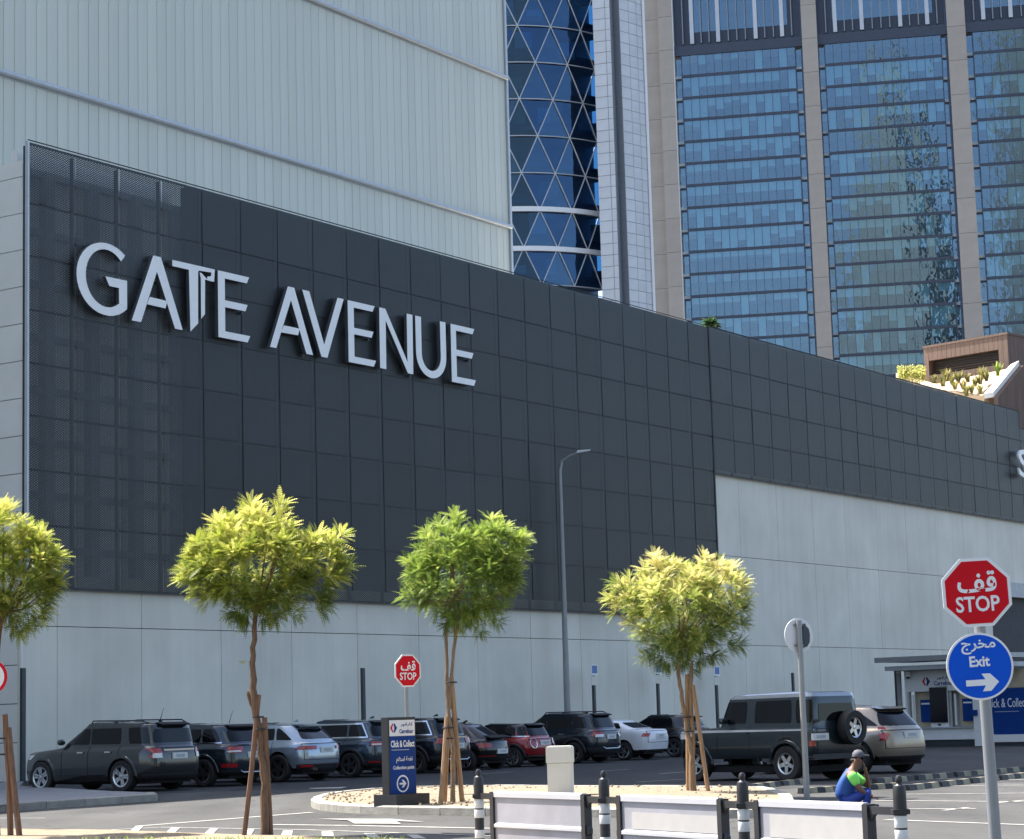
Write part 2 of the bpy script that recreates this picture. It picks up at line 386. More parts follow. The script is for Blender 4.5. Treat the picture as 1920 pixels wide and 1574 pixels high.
parking = struct(flat_poly(lot, .003).obj('parking_lot', M_lot))  # sheet toned down to deepen the shade over the bays
# stop line, lane line, blocks, arrow
line_px((258, 1550), (586, 1524), .16); line_px((505, 1547), (660, 1549), .14); line_px((655, 1549), (1010, 1556), .14)
line_px((190, 1558), (300, 1552), .08); line_px((300, 1552), (560, 1556.5), .08); line_px((560, 1556.5), (1000, 1571), .08)
line_px((0, 1535), (85, 1535), .08)
for x0, x1, xb0, xb1, yt in [(175, 187, 150, 168, 1557), (254, 268, 228, 245, 1551), (322, 338, 298, 316, 1553), (394, 409, 372, 391, 1555), (463, 477, 448, 466, 1557), (531, 549, 524, 546, 1559), (603, 624, 604, 627, 1561), (682, 703, 692, 716, 1564), (762, 784, 776, 800, 1567)]:
    mark_px([(xb0, 1574), (xb1, 1574), (x1, yt), (x0, yt)], z=.011, name='block_marking')
mark_px([(597, 1537), (735, 1537.5), (795, 1543), (742, 1541.6), (752, 1546.5), (664, 1546), (652, 1539.6)], z=.015, name='arrow_marking')
mark_px([(578, 1478.5), (652, 1476), (640, 1479), (585, 1480)], name='arrow_marking')
# bays along the wall
for k in range(12):
    u = 41.6+3.03*k
    if k == 11: u = 74.4
    A = fac(u-.05, 5.2); B = fac(u+.05, 5.2); C = fac(u+.05, 10.4); D_ = fac(u-.05, 10.4)
    marking([A, B, C, D_], name='bay_line')
for a, b in [((1136, 1446), (1180, 1443)), ((1235, 1452), (1283, 1448)), ((1194, 1467), (1282, 1462)), ((900, 1452), (960, 1448)), ((1700, 1490), (1920, 1488)), ((1640, 1502), (1920, 1504)), ((1655, 1518), (1830, 1517)), ((1860, 1507), (1960, 1498)), ((1770, 1520.5), (1815, 1515)), ((1660, 1538), (1960, 1549)), ((1390, 1493), (1445, 1478)), ((1740, 1475), (1920, 1473)), ((1680, 1460), (1920, 1463))]:
    line_px(a, b, .11, name='painted_line')

def kerb_run(pts, h=.15, wd=.22, step=1.1, closed=True, parent=None, inner=1):
    """kerb stones one by one along a polyline, joints between them"""
    P = [Vector((p[0], p[1], 0)) for p in pts]
    if closed: P.append(P[0])
    # resample
    ds = [0]
    for a, b in zip(P, P[1:]): ds.append(ds[-1]+(b-a).length)
    n = max(1, round(ds[-1]/step)); st = []
    for i in range(n+1):
        t = ds[-1]*i/n; k = max(j for j in range(len(ds)) if ds[j] <= t+1e-6); k = min(k, len(P)-2)
        st.append(P[k].lerp(P[k+1], (t-ds[k])/max(1e-6, ds[k+1]-ds[k])))
    nr = []
    for i in range(n+1):
        a = st[i-1] if i > 0 else (st[-2] if closed else st[0]); b = st[i+1] if i < n else (st[1] if closed else st[n])
        d = (b-a).normalized(); nr.append(Vector((-d.y, d.x, 0))*inner)
    for i in range(n):
        a, b = st[i], st[i+1]; e = (b-a)*(.008/max(.01, (b-a).length))
        a2, b2 = a+e, b-e; j = random.uniform(-.006, .006)
        bot = [a2, b2, b2+nr[i+1]*wd, a2+nr[i]*wd]; z = h+j; c = .025
        vs = [(p.x, p.y, -.02) for p in bot]+[(p.x, p.y, z-c) for p in bot]
        top = [a2+nr[i]*c, b2+nr[i+1]*c, b2+nr[i+1]*(wd-.01), a2+nr[i]*(wd-.01)]
        vs += [(p.x, p.y, z) for p in top]
        m = MB(); m.add(vs, [(0, 1, 5, 4), (1, 2, 6, 5), (2, 3, 7, 6), (3, 0, 4, 7), (4, 5, 9, 8), (5, 6, 10, 9), (6, 7, 11, 10), (7, 4, 8, 11), (8, 9, 10, 11)])
        m.obj('kerb_stone', M_kerb, parent)

isl_px = [(583, 1512), (588, 1517), (610, 1522), (680, 1526.5), (760, 1528.5), (890, 1531), (1150, 1534), (1400, 1536), (1470, 1534), (1492, 1522), (1486, 1505), (1440, 1489), (1300, 1487), (1100, 1486), (900, 1484.5), (800, 1486), (700, 1491), (640, 1496.5), (605, 1502), (588, 1507)]
isl = [gnd(*p) for p in isl_px]
im = MB(); cen = sum(isl, Vector())/len(isl)
ins = [p.lerp(cen, .02) for p in isl]
nI = len(ins); rings = [[p.lerp(cen, t) for p in ins] for t in (0, .35, .7)]
zs = (.13, .17, .19); vs = []
for rg, z in zip(rings, zs): vs += [(p.x, p.y, z+random.uniform(-.012, .012)*(z > .13)) for p in rg]
vs.append((cen.x, cen.y, .19))
fs = [(k*nI+i, k*nI+(i+1) % nI, (k+1)*nI+(i+1) % nI, (k+1)*nI+i) for k in (0, 1) for i in range(nI)]+[(2*nI+i, 2*nI+(i+1) % nI, 3*nI) for i in range(nI)]
im.add(vs, fs); island = struct(im.obj('traffic_island', M_sand))
area = sum(a.x*b.y-b.x*a.y for a, b in zip(isl, isl[1:]+isl[:1]))
kerb_run(isl, parent=island, inner=1 if area > 0 else -1)
# pebbles on the island: uncountable
pb = MB()
for i in range(900):
    a, b = random.choice(list(zip(isl, isl[1:]+isl[:1]))); t = random.random()
    p = a.lerp(b, t).lerp(cen, random.uniform(.06, .8)); r = random.uniform(.012, .035); z = .155+random.uniform(0, .02)
    pb.add([(p.x-r, p.y, z), (p.x, p.y-r*.8, z), (p.x+r, p.y, z), (p.x, p.y+r*.8, z), (p.x+r*.1, p.y, z+r*.8), (p.x, p.y, z-r)], [(0, 1, 4), (1, 2, 4), (2, 3, 4), (3, 0, 4), (1, 0, 5), (2, 1, 5), (3, 2, 5), (0, 3, 5)])
struct(pb.obj('gravel', M_sand), 'stuff')

# left pavement
pv = [gnd(-420, 1543), gnd(0, 1523), gnd(296, 1502), gnd(290, 1488, .12), gnd(207, 1485, .12), gnd(36, 1475, .12), fac(45.3, .2), fac(30, .2)]
pm = flat_poly(pv, .14); pavement = struct(pm.obj('pavement', M_pave))
kerb_run([gnd(-420, 1543), gnd(0, 1523), gnd(296, 1502)], parent=pavement, closed=False, h=.155, inner=1)
kerb_run([gnd(296, 1502), pv[3]], parent=pavement, closed=False, h=.155, inner=1)
kerb_run([fac(45.3, 1.2), fac(125, 1.2)], parent=pavement, closed=False, h=.14, wd=1.25, step=2.5, inner=1)

# planting strip at the very front left
st = [gnd(-300, 1548), gnd(0, 1556.5), gnd(200, 1559.5), gnd(430, 1568), gnd(720, 1575), gnd(980, 1590), gnd(900, 1640), gnd(-300, 1640)]
struct(flat_poly(st, .03).obj('planting_strip', M_sand))
gr = MB(); tint = []
for i in range(1300):
    p = gnd(random.uniform(150, 760), random.uniform(1573, 1600), .03)
    h = random.uniform(.03, .07); a = random.uniform(0, 6.28); dx, dy = math.cos(a)*.012, math.sin(a)*.012; lx, ly = random.gauss(0, .03), random.gauss(0, .03)
    gr.add([(p.x-dx, p.y-dy, .03), (p.x+dx, p.y+dy, .03), (p.x+lx, p.y+ly, .03+h)], [(0, 1, 2)]); t = random.random(); tint += [t, t, t]
struct(gr.obj('grass', M_leafg, tint=tint), 'stuff')

# ================================================================== MALL BUILDING
mall = thing('mall_building', 'long low mall building with dark mesh screen above pale wall panels', 'building', FO, FROT)
ZR = [19.58, 17.69, 16.04, 14.37, 12.72, 11.1, 9.44, 7.77, 5.88]
PW = (88.80-45.60)/22
# screen panels
def screen_panel(wd, h):
    m = MB(); g_ = .028; m.box(g_, wd-g_, 0, .014, g_, h-g_)
    return m.mesh('screen_panel', M_screenm)
cache = {}
def put_panel(u, z0, z1, wd):
    key = (round(wd, 3), round(z1-z0, 3))
    if key not in cache: cache[key] = screen_panel(wd, z1-z0)
    o = link('screen_panel', cache[key], mall, (u, random.uniform(-.004, .004), z0)); o.rotation_euler = (random.gauss(0, .0025), 0, random.gauss(0, .003)); return o
for i in range(22):
    for z1, z0 in zip(ZR, ZR[1:]): put_panel(45.6+PW*i, z0, z1, PW)
ZR2 = [19.66, 17.78, 16.06, 14.36, 12.66]
for i in range(21):
    for z1, z0 in zip(ZR2, ZR2[1:]): put_panel(88.94+2.0*i, z0, z1, 2.0)
# rails and posts behind the screen, edge trims
m = MB()
for z in ZR: m.box(45.6, 88.8, .056, .10, z-.035, z+.035)
for z in ZR2: m.box(88.94, 131, .056, .10, z-.03, z+.03)
for i in range(23): m.box(45.6+PW*i-.03, 45.6+PW*i+.03, .105, .22, 5.9, 19.5)
for i in range(22): m.box(88.94+2*i-.03, 88.94+2*i+.03, .105, .22, 12.7, 19.6)
m.obj('screen_rail', M_steel, mall)
MB().box(45.53, 45.6, -.03, .09, 5.88, 19.62).obj('edge_trim', M_ledge, mall)
MB().box(88.82, 88.92, -.02, .10, 5.88, 19.66).obj('edge_trim', M_black, mall)
MB().box(45.6, 131, .02, .06, 19.59+.075, 19.59+.10).obj('edge_trim', M_black, mall)
# wall behind the screen with its cross beams (shows through the mesh at the left)
MB().box(46.0, 52.9, .95, 1.2, 5.9, 19.62).obj('inner_wall', M_wallw, mall); m = MB(); m.box(52.95, 88.8, .3, .5, 5.7, 19.62); m.box(88.8, 131, .3, .5, 12.5, 19.66); m.obj('membrane', M_steel, mall)
m = MB()
for i in range(4): m.box(46.9+PW*i, 46.9+PW*i+.38, .6, .93, 5.9, 19.0)
for z in ZR[:-1]: m.box(46.0, 52.9, .7, .94, z-.75, z-.55)
m.obj('inner_frame', M_kioskg, mall)
# lower wall: pale panels one by one
SE = [45.6, 47.04, 50.71, 54.5, 58.16, 61.85, 65.59, 69.44, 73.22, 77.0, 80.75, 84.7, 88.8]
def wall_panel(u0, u1, z0, z1, y0=.25, mt=M_wall):
    g_ = .012; mm = MB(); mm.box(u0+g_, u1-g_, y0+random.uniform(-.004, .004), y0+.2, z0+g_, z1-g_); return mm.obj('wall_panel', mt, mall)
for a, b in zip(SE, SE[1:]):
    wall_panel(a, b, .1, 4.73); wall_panel(a, b, 4.73, 6.3)
SR = [88.8, 91.66, 95.6, 99.6, 103.4, 107.3, 111.2, 115.4, 119.4, 123.2]
for a, b in zip(SR, SR[1:]):
    for z0, z1 in ((.1, 4.65), (4.65, 8.85), (8.85, 12.9)): wall_panel(a, b, z0, z1)
for z0, z1 in ((8.85, 12.9),):
    for a, b in ((123.2, 127.2), (127.2, 131)): wall_panel(a, b, z0, z1)
MB().box(45.9, 88.8, .46, .9, .05, 6.25).obj('backing_wall', M_joint, mall); MB().box(88.85, 131, .46, .9, .05, 12.85).obj('backing_wall', M_joint, mall)
# portal at the right: lintel, recess with shutter ribs
m = MB(); m.box(123.25, 131, .0, .45, 7.95, 8.82); m.obj('portal_lintel', M_kioskg, mall)
for k in range(11): MB().box(123.3+k*.7, 123.3+k*.7+.66, .95, 1.05, .1, 7.94).obj('shutter_slat', M_kioskg, mall)
# return wall at the left end: stacked panels facing left
z = 0.1
while z < 19.0:
    z1 = min(z+1.155, 19.1)
    MB().box(45.67, 45.85, .32+random.uniform(0, .004), 12, z+.012, z1-.012).obj('wall_panel', M_wallw, mall)
    z = z1
MB().box(45.86, 45.95, .34, 12, .0, 19.0).obj('backing_wall', M_joint, mall)
MB().box(45.56, 45.6, .22, .31, .1, 5.85).obj('corner_trim', M_wallw, mall)
MB().box(45.64, 45.74, .11, .30, 5.9, 18.2).obj('gutter_column', M_steel, mall)
MB().box(45.62, 45.78, .12, .3, 18.2, 18.95).obj('column_cap', M_ledge, mall)
# roof, and an unseen wing added at the left to shade the pavement
MB().box(46, 131, 1.25, 30, 18.4, 18.6).obj('roof_slab', M_wall, mall)
MB().box(14, 40.4, 2.0, 40, 0, 28.5).obj('shade_wing', M_wallw, mall)

# lettering on the facade
sign = thing('building_sign', 'large white letters reading GATE AVENUE on the dark mesh screen', 'sign', fac(57.68, .28, 15.71), FROT)
def letter(polys):
    mm = MB()
    for p in polys: mm.prism([(a-57.5, b-15.7) for a, b in p], 0, .14, 0, 1)
    for p in polys[:1]:
        for a, b in (p[0], p[len(p)//2]): mm.box(a-57.54, a-57.46, .142, .28, b-15.78, b-15.70, 1)
    return mm.obj('letter', [M_letter, M_letside], sign)
def ell(cx, cz, rx, rz, a0, a1, n=26): return [(cx+rx*math.cos(R(a0+(a1-a0)*i/n)), cz+rz*math.sin(R(a0+(a1-a0)*i/n))) for i in range(n+1)]
def strip(o, i):
    return [[o[k], o[k+1], i[k+1], i[k]] for k in range(len(o)-1)]
T0, B0 = 16.82, 14.53
def solid(o, i): return o+i[::-1]
letter([solid(ell(48.47, 15.70, 1.31, 1.17, 50, 315), ell(48.47, 15.73, .91, .93, 44, 308)), [(48.42, 15.79), (49.395, 15.79), (49.395, 14.88), (49.03, 15.0), (49.03, 15.5), (48.6, 15.5)]])
letter([[(50.61, T0), (50.97, T0), (51.99, B0), (51.62, B0), (50.78, 16.31), (50.03, B0), (49.6, B0)], [(50.44, 15.42), (51.27, 15.40), (51.17, 15.14), (50.31, 15.16)]])
letter([[(51.51, T0), (53.59, T0), (53.55, 16.39), (53.21, 16.39), (53.21, 16.52), (53.40, 16.56), (53.42, 16.69), (52.80, 16.66), (52.76, 16.60), (52.74, 14.86), (52.36, B0), (52.31, 16.61), (51.51, 16.61)], [(52.83, 16.60), (52.92, 16.60), (53.25, 16.40), (53.10, 16.40), (53.08, 15.22), (52.89, 15.03), (52.89, 16.42)]])
def E_(x0, w1=1.61): return [(x0, T0), (x0+w1, T0), (x0+w1-.13, 16.59), (x0+.35, 16.59), (x0+.35, 15.84), (x0+w1-.1, 15.84), (x0+w1-.22, 15.6), (x0+.35, 15.6), (x0+.35, 14.77), (x0+w1+.02, 14.77), (x0+w1-.12, B0), (x0, B0)]
letter([E_(53.74)])
letter([[(57.41, T0), (57.76, T0), (58.75, B0), (58.38, B0), (57.57, 16.35), (56.74, B0), (56.40, B0)], [(57.17, 15.39), (58.03, 15.39), (57.94, 15.14), (57.0, 15.12)]])
letter([[(58.2, T0), (58.59, T0), (59.39, 14.99), (60.2, T0), (60.56, T0), (59.56, B0), (59.22, B0)]])
letter([E_(60.79)])
letter([[(62.68, T0), (63.05, T0), (64.37, 14.96), (64.38, T0), (64.75, T0), (64.72, B0), (64.38, B0), (63.06, 16.37), (63.04, B0), (62.66, B0)]])
letter([[(64.92, T0)]+ell(65.91, 15.42, .98, .90, 180, 360, 20)+[(66.89, T0), (66.52, T0)]+ell(65.91, 15.42, .62, .62, 360, 180, 20)+[(65.29, T0)]])
letter([E_(67.23)])
sg2 = thing('building_sign', 'white letter S cut by the right edge of the photo on the dark screen', 'sign', fac(128.2, .45, 16.25), FROT)
link('letter', text_mesh('letter', 'S', 2, M_letter, bold=.03, ext=.06, wh=(1.75, 1.75), face_y=.07), sg2)

# ================================================================== RIBBED BUILDING BEHIND
rib = thing('ribbed_building', 'tall pale grey building of narrow vertical planks with curved-looking ledges', 'building', FO, FROT)
RY = 6.0
rc = {}
def plank(h):
    if h not in rc:
        mm = MB(); mm.prism([(.005, -.0), (.022, -.028), (.486, -.028), (.503, -.0), (.503, .05), (.005, .05)], 0, h, plane='xy'); rc[h] = mm.mesh('wall_plank', M_rib)
    return rc[h]
tiers = [(18.6, 24.0), (24.0, 31.1), (31.1, 38.2)]
NPL = 71; UR0 = 81.05-.508*NPL
for z0, z1 in tiers:
    for i in range(NPL):
        o = link('wall_plank', plank(round(z1-z0-.02, 3)), rib, (UR0+.508*i, RY+random.uniform(-.006, .006), z0+.01))
MB().box(UR0-5.5, 81.0, RY+.06, RY+14, 0, 38.2).obj('core_wall', M_fin, rib)
MB().box(40.6, UR0-.05, RY, RY+14.1, 0, 38.2).obj('end_wall', M_rib, rib)
MB().box(40.6, 81.05, RY, RY+14, 38.25, 58).obj('upper_wall', M_rib, rib)
for z in (24.0, 31.1, 38.2):
    mm = MB(); mm.path([((40.6, RY-.13, z), .11), ((81.1, RY-.13, z), .11)], 10); mm.box(40.6, 81.1, RY-.06, RY-.01, z-.16, z+.05); mm.obj('ledge', M_ledge, rib, smooth='auto')
MB().box(81.06, 81.2, RY-.12, RY+14, 0, 58).obj('corner_trim', M_ledge, rib)

# ================================================================== CURVED DIAGRID TOWER
ct = thing('curved_glass_tower', 'blue curved glass tower with white triangular diagrid frame', 'building', (0, 0, 0))
CX, CY, CR = .6, 255., 15.2        # cylinder centre
def cyl(th, z, r=CR): return Vector((CX+r*math.sin(th), CY-r*math.cos(th), z))
RH = 4.35; DT = 3.95/CR
# node rows at z = 54.5 + 4.24*m ; m odd/even offset half
for k in range(-2, 8):
    z0 = 54.3+RH*k; z1 = z0+RH
    for i in range(-4, 9):
        o0 = (DT/2 if k % 2 else 0); o1 = (DT/2 if (k+1) % 2 else 0)
        a = 1.3/CR+DT*i+o0; b = a+DT; c = 1.3/CR+DT*i+o1+(DT if o1 == 0 else 0)
        # upward triangle a,b on row k, apex on row k+1 ; downward triangle
        ap = a+DT/2
        if -.75 < ap < 1.0 and not (k == -2):
            for P in ([(a, z0), (b, z0), (ap, z1)], [(ap, z1), (ap+DT, z1), (b, z0)]):
                cen_ = sum((cyl(t, zz, CR-.1) for t, zz in P), Vector())/3
                pts = [(cyl(t, zz, CR-.1)-cen_)*.965 for t, zz in P]
                nn = (pts[1]-pts[0]).cross(pts[2]-pts[0]).normalized()*.03
                tilt = Vector((random.gauss(0, .02), 0, random.gauss(0, .02)))
                mm = MB(); mm.add([p+tilt*i_ for i_, p in enumerate(pts)]+[p+nn for p in pts], [(0, 1, 2), (3, 5, 4), (0, 3, 4, 1), (1, 4, 5, 2), (2, 5, 3, 0)])
                mm.obj('triangular_pane', M_dglass, ct, loc=cen_)
            for A, B in (((a, z0), (ap, z1)), ((ap, z1), (b, z0)), ((a, z0), (b, z0))):
                MB().path([(cyl(A[0], A[1], CR+.02), .066), (cyl((A[0]+B[0])/2, (A[1]+B[1])/2, CR+.02), .066), (cyl(B[0], B[1], CR+.02), .066)], 6).obj('frame_bar', M_ledge, ct)
# floor slabs and back wall inside, so the glass has something behind it
mm = MB()
for k in range(-3, 18):
    z = 54.3+RH*k/1.0+.9
    if z > 88: break
    ring = [cyl(R(-45)+R(105)*i/20, 0, CR-.7) for i in range(21)]
    vs = [(p.x, p.y, z) for p in ring]+[(p.x, p.y, z+.5) for p in ring]+[(CX, CY, z)]+[(CX, CY, z+.5)]
    mm.add(vs, [(i, i+1, 22+i, 21+i) for i in range(20)]+[(i+1, i, 42) for i in range(20)]+[(21+i, 22+i, 43) for i in range(20)])
mm.obj('floor_slab', M_inter2, ct)
for k in range(16):  # pale boxes behind the panes stand in for reflected shapes
    a = random.uniform(-.05, .8); zz = 54.3+RH*random.choice(range(-1, 7))+random.uniform(.6, 2); p = cyl(a, zz, CR-1.0)
    MB().box(p.x-random.uniform(.5, 1.3), p.x+random.uniform(.5, 1.2), p.y, p.y+.3, zz, zz+random.uniform(1.2, 2.6)).obj('blind', M_blind if k % 3 else M_tan, ct)
mm = MB(); ring = [cyl(R(-60)+R(130)*i/20, 0, CR-4.5) for i in range(21)]
mm.add([(p.x, p.y, 0) for p in ring]+[(p.x, p.y, 89) for p in ring], [(i, i+1, 22+i, 21+i) for i in range(20)]); mm.obj('core_wall', M_inter2, ct)
for z in (54.15, 58.75, 48.6):
    mm = MB(); n_ = 24; ring = [R(-60)+R(125)*i/n_ for i in range(n_+1)]
    vs = []
    for rr, zz in ((CR+.25, z-.28), (CR+.25, z+.28), (CR-.1, z+.28), (CR-.1, z-.28)): vs += [tuple(cyl(t, zz, rr)) for t in ring]
    mm.add(vs, [(j*(n_+1)+i, j*(n_+1)+i+1, ((j+1) % 4)*(n_+1)+i+1, ((j+1) % 4)*(n_+1)+i) for j in range(4) for i in range(n_)]); mm.obj('white_ledge', M_white, ct)
MB().lathe([(CR-.4, 0), (CR-.4, 47.5)], 48, c=(CX, CY, 0)).obj('lower_wall', M_band, ct)
# tiled fins beside it
def tile_strip(name, P0, P1, z0, z1, cols, th_, mt, rowh=1.32):
    """tiles between two plan points; columns given as fractions"""
    d = (P1-P0); L_ = d.length; ang = math.atan2(d.y, d.x); n = int((z1-z0)/rowh)
    for a, b in zip(cols, cols[1:]):
        mm = MB(); mm.box(a*L_+.03, b*L_-.03, 0, .12, .03, rowh-.03); me = mm.mesh('cladding_tile', mt)
        for k in range(n): link('cladding_tile', me, ct, (P0.x, P0.y, z0+k*rowh), ang)
    mm = MB(); mm.box(0.02, L_-.02, .06, th_, z0-40, z1); mm.obj(name, M_fin, ct, (P0.x, P0.y, 0), ang)
A0 = Vector((10.60, 240., 0)); A1 = Vector((12.58, 239.4, 0))
tile_strip('fin_core', A0, A1, 46.5, 86, (0, .72, 1), 6, M_tile)
MB().box(12.5, 14.2, 243.5, 245, 0, 86.5).obj('dark_recess', M_navy, ct)
B0_ = Vector((13.72, 240.2, 0)); B1_ = Vector((16.75, 243.2, 0))
tile_strip('fin_core', B0_, B1_, 45.2, 86, (0, .36, .68, .9, 1), 3, M_tile)
MB().box(0, .28, -.25, .4, 0, 86).obj('fin_edge', M_white, ct, (B1_.x-.25, B1_.y-.1, 0), R(10))

# ================================================================== GLASS TOWER WITH STONE PIERS
TT = R(10.3); TP = Vector((43.603, 390, 0)); TROT = -TT
gt = thing('pier_tower', 'large office tower of blue glass bays between beige stone piers', 'building', TP, TROT)
FZ = [123.5-4.2*k for k in range(0, 15)]
panes = 0; stuff_p = MB(); blinds = MB(); band_me = {}
def bay(x0, nP, full=True):
    """central run of nP panes 1.5 m wide starting at x0, flanked by set-back narrow panes"""
    global panes
    wd = 1.507; xa = x0; xb = x0+wd*nP
    for k, zt in enumerate(FZ):
        zb = FZ[k]-4.2; hz0 = zb+.42; hz1 = zt-.12
        MB().box(xa-.1, xb+.1, -.08, .3, zb-.12, zb+.40).obj('spandrel', M_band, gt)
        MB().box(xa-1.5, xa-.12, .75, 1.1, zb-.42, zb+.10).obj('spandrel', M_band, gt)
        if full: MB().box(xb+.12, xb+1.5, .75, 1.1, zb-.42, zb+.10).obj('spandrel', M_band, gt)
        if 'p' not in band_me:
            band_me['p'] = MB().box(.04, wd-.04, 0, .04, 0, hz1-hz0).mesh('window_pane', M_tglass)
        mode = random.choice([0, 1, 1, 2, 3, 1]); base = random.uniform(.25, .5)
        for i in range(nP):
            x = xa+wd*i
            if panes < 290 and k < 14:
                o = link('window_pane', band_me['p'], gt, (x, .02, hz0)); o.rotation_euler = (random.gauss(0, .004), 0, random.gauss(0, .004)); panes += 1
            else: stuff_p.box(x+.04, x+wd-.04, .02, .06, hz0, hz1)
            fr = {0: 0, 1: base if random.random() < .8 else random.choice([0, 1]), 2: random.choice([.2, .3, .4, 1, 1, .6]), 3: 0 if random.random() < .86 else random.uniform(.15, 1)}[mode]
            if fr: blinds.box(x+.05, x+wd-.05, .30, .34, hz1-(hz1-hz0)*fr, hz1)
        for (sx0, sx1) in ((xa-1.4, xa-.14), (xb+.14, xb+1.4)):
            if sx0 > xb and not full: continue
            stuff_p.box(sx0, sx1, .9, .94, hz0-.3, hz1-.3)
            if mode in (1, 2): blinds.box(sx0+.05, sx1-.05, 1.2, 1.24, hz1-1.7, hz1-.3)
        # interior: ceiling, floor and back wall
        mi = MB(); mi.box(xa-1.4, xb+1.4, .5, 7, zb-.1, zb+.38); mi.obj('floor_slab', M_ceil, gt)
    MB().box(xa-1.45, xb+1.45, 7.0, 7.3, 40, 124).obj('back_wall', M_inter, gt)
    # jambs beside the bay and mullions
    mu = MB()
    for i in range(nP+1): mu.box(xa+wd*i-.035, xa+wd*i+.035, -.03, .06, 60, 123.4)
    struct(mu.obj('mullion', M_band, gt), 'stuff')
    MB().box(xa-.14, xa-.02, -.1, 1.0, 60, 123.5).obj('bay_corner', M_navy, gt)
    MB().box(xb+.02, xb+.14, -.1, 1.0, 60, 123.5).obj('bay_corner', M_navy, gt)
    # mechanical floor: dark band, louvre wall, pale vertical fins
    MB().box(xa-1.5, xb+1.5, -.2, .5, 123.4, 125.3).obj('dark_band', M_band, gt)
    MB().box(xa-1.5, xb+1.5, .8, 1.2, 125.3, 150).obj('dark_wall', M_band, gt)
    stuff_p.box(xa+1.6, xb-1.2, .70, .75, 128.0, 150)
    off = [.4, 2.1, 3.8, 5.3, 7.0, 8.9, 10.5, 12.1, 14.0, 15.7, 17.3, 18.9, 20.7]
    for j, f_ in enumerate(off):
        if xa+f_ > xb: break
        wide = j in (1, 4, 8, 11); hw = .36 if wide else .10
        MB().box(xa+f_-hw, xa+f_+hw, -.15, .55, 125.6, 150).obj('pale_fin', M_tile if wide else M_pole, gt)
bay(16.6, 14); bay(-10.0, 14); bay(43.5, 14)
struct(stuff_p.obj('window_pane', M_tglass, gt), 'stuff'); struct(blinds.obj('blind', M_blind, gt), 'stuff')
def pier(x0, x1, depth=2.2, off=0.):
    zz = 60.; ph = 6.45; mm = MB(); mm.box(0, x1-x0, 0, depth, .03, ph-.03); me = mm.mesh('pier_panel', M_beige)
    k = 0
    while zz < 150:
        link('pier_panel', me, gt, (x0, -1.0-off, zz)); zz += ph
    MB().box(x0+.1, x1-.1, -.9-off, depth+2, 0, 150).obj('pier_core', M_joint, gt)
pier(12.55, 15.35); pier(38.95, 42.25); pier(-14.1, -11.45); pier(-19.0, -14.16, 1.5, -1.2)
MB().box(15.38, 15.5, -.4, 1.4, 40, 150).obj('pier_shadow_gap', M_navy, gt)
MB().box(-11.43, -11.3, -1.05, 1.4, 60, 150).obj('pier_edge', M_coping, gt)
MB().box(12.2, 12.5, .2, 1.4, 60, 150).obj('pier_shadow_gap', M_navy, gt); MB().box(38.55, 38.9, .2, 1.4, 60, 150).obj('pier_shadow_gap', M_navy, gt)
MB().box(-19, 68, 7.4, 30, 0, 150).obj('tower_core', M_beige, gt); MB().box(-19, 68, .3, 7, 0, 60).obj('lower_wall', M_beige, gt)

# ---- towers across the street, seen only as reflections in the glass
M_tstone = mk('tower_cream', (.27, .32, .33), .7); M_tdark = mk('tower_green_glass', (.035, .055, .05), .4, col2=(.02, .03, .03), scale=.05)
def mirror_tower(loc, rz, tiers_, label):
    t = thing('stone_tower', label, 'building', loc, rz)
    for (hw, z0, z1, dark) in tiers_:
        mm = MB(); mm.box(-hw, hw, -hw, hw, z0, z1, 1 if dark else 0)
        k = z0+1.2
        while k < z1-2:
            mi = 0 if dark else 1; hh = .5 if dark else 1.7
            for sgn in (-1, 1):
                mm.box(-hw+1, hw-1, sgn*hw-.2, sgn*hw+.2, k, k+hh, mi); mm.box(sgn*hw-.2, sgn*hw+.2, -hw+1, hw-1, k, k+hh, mi)
            k += 3.6
        for c in (-1, -.25, 1) if dark else (-1, -.5, 0, .5, 1):
            x = hw*c; mm.box(x-.8, x+.8, -hw-.5, hw+.5, z0, z1, 0); mm.box(-hw-.5, hw+.5, x-.8, x+.8, z0, z1, 0)
        mm.obj('tower_shaft', [M_tstone, M_tdark], t)
    return t
mirror_tower((-8, -62, 0), R(8), [(17, 0, 178, True), (13, 178, 205, False), (7, 205, 232, False), (3, 232, 258, False)], 'stepped stone tower across the street, mirrored in the glass')
mirror_tower((50, -75, 0), R(-6), [(19, 0, 196, True), (17, 196, 262, False)], 'tall plain tower with cream top across the street, mirrored in the glass')

# ================================================================== ROOF BOX, PLANTER, ROOF PLANTS
RB = at(1735, 720, 141); RB.z = 0
e1 = Vector((.70, -.714, 0)); RBR = math.atan2(e1.y, e1.x)
rb = thing('roof_enclosure', 'brown clad rooftop enclosure with a long louvred opening', 'roof structure', RB, RBR)
LW = 6.45; ZB, ZT = 18.6, 24.98
def bx(x0, x1, z0, z1, y0=0., y1=.3, nm='cladding_panel', mt=M_brown, sl=0.): return MB().box(x0, x1, y0, y1, z0, z1).obj(nm, mt, rb)
nb = 18
for i in range(nb):
    a = LW*i/nb; b = LW*(i+1)/nb; q = (a+b)/2
    if .5 < q < 5.8: bx(a+.008, b-.008, 24.1, ZT); bx(a+.008, b-.008, ZB, 23.1)
    else: bx(a+.008, b-.008, ZB, ZT)
for i in range(9): MB().box(LW-.3, LW, .32+.42*i, .32+.42*i+.41, ZB, ZT).obj('cladding_panel', M_brown, rb)
MB().box(-.03, LW+.05, -.05, 4.2, ZT, ZT+.14).obj('roof_edge', M_brown, rb)
MB().box(.2, LW-.35, .9, 1.0, 22.9, 24.3).obj('recess_wall', M_louvre, rb)
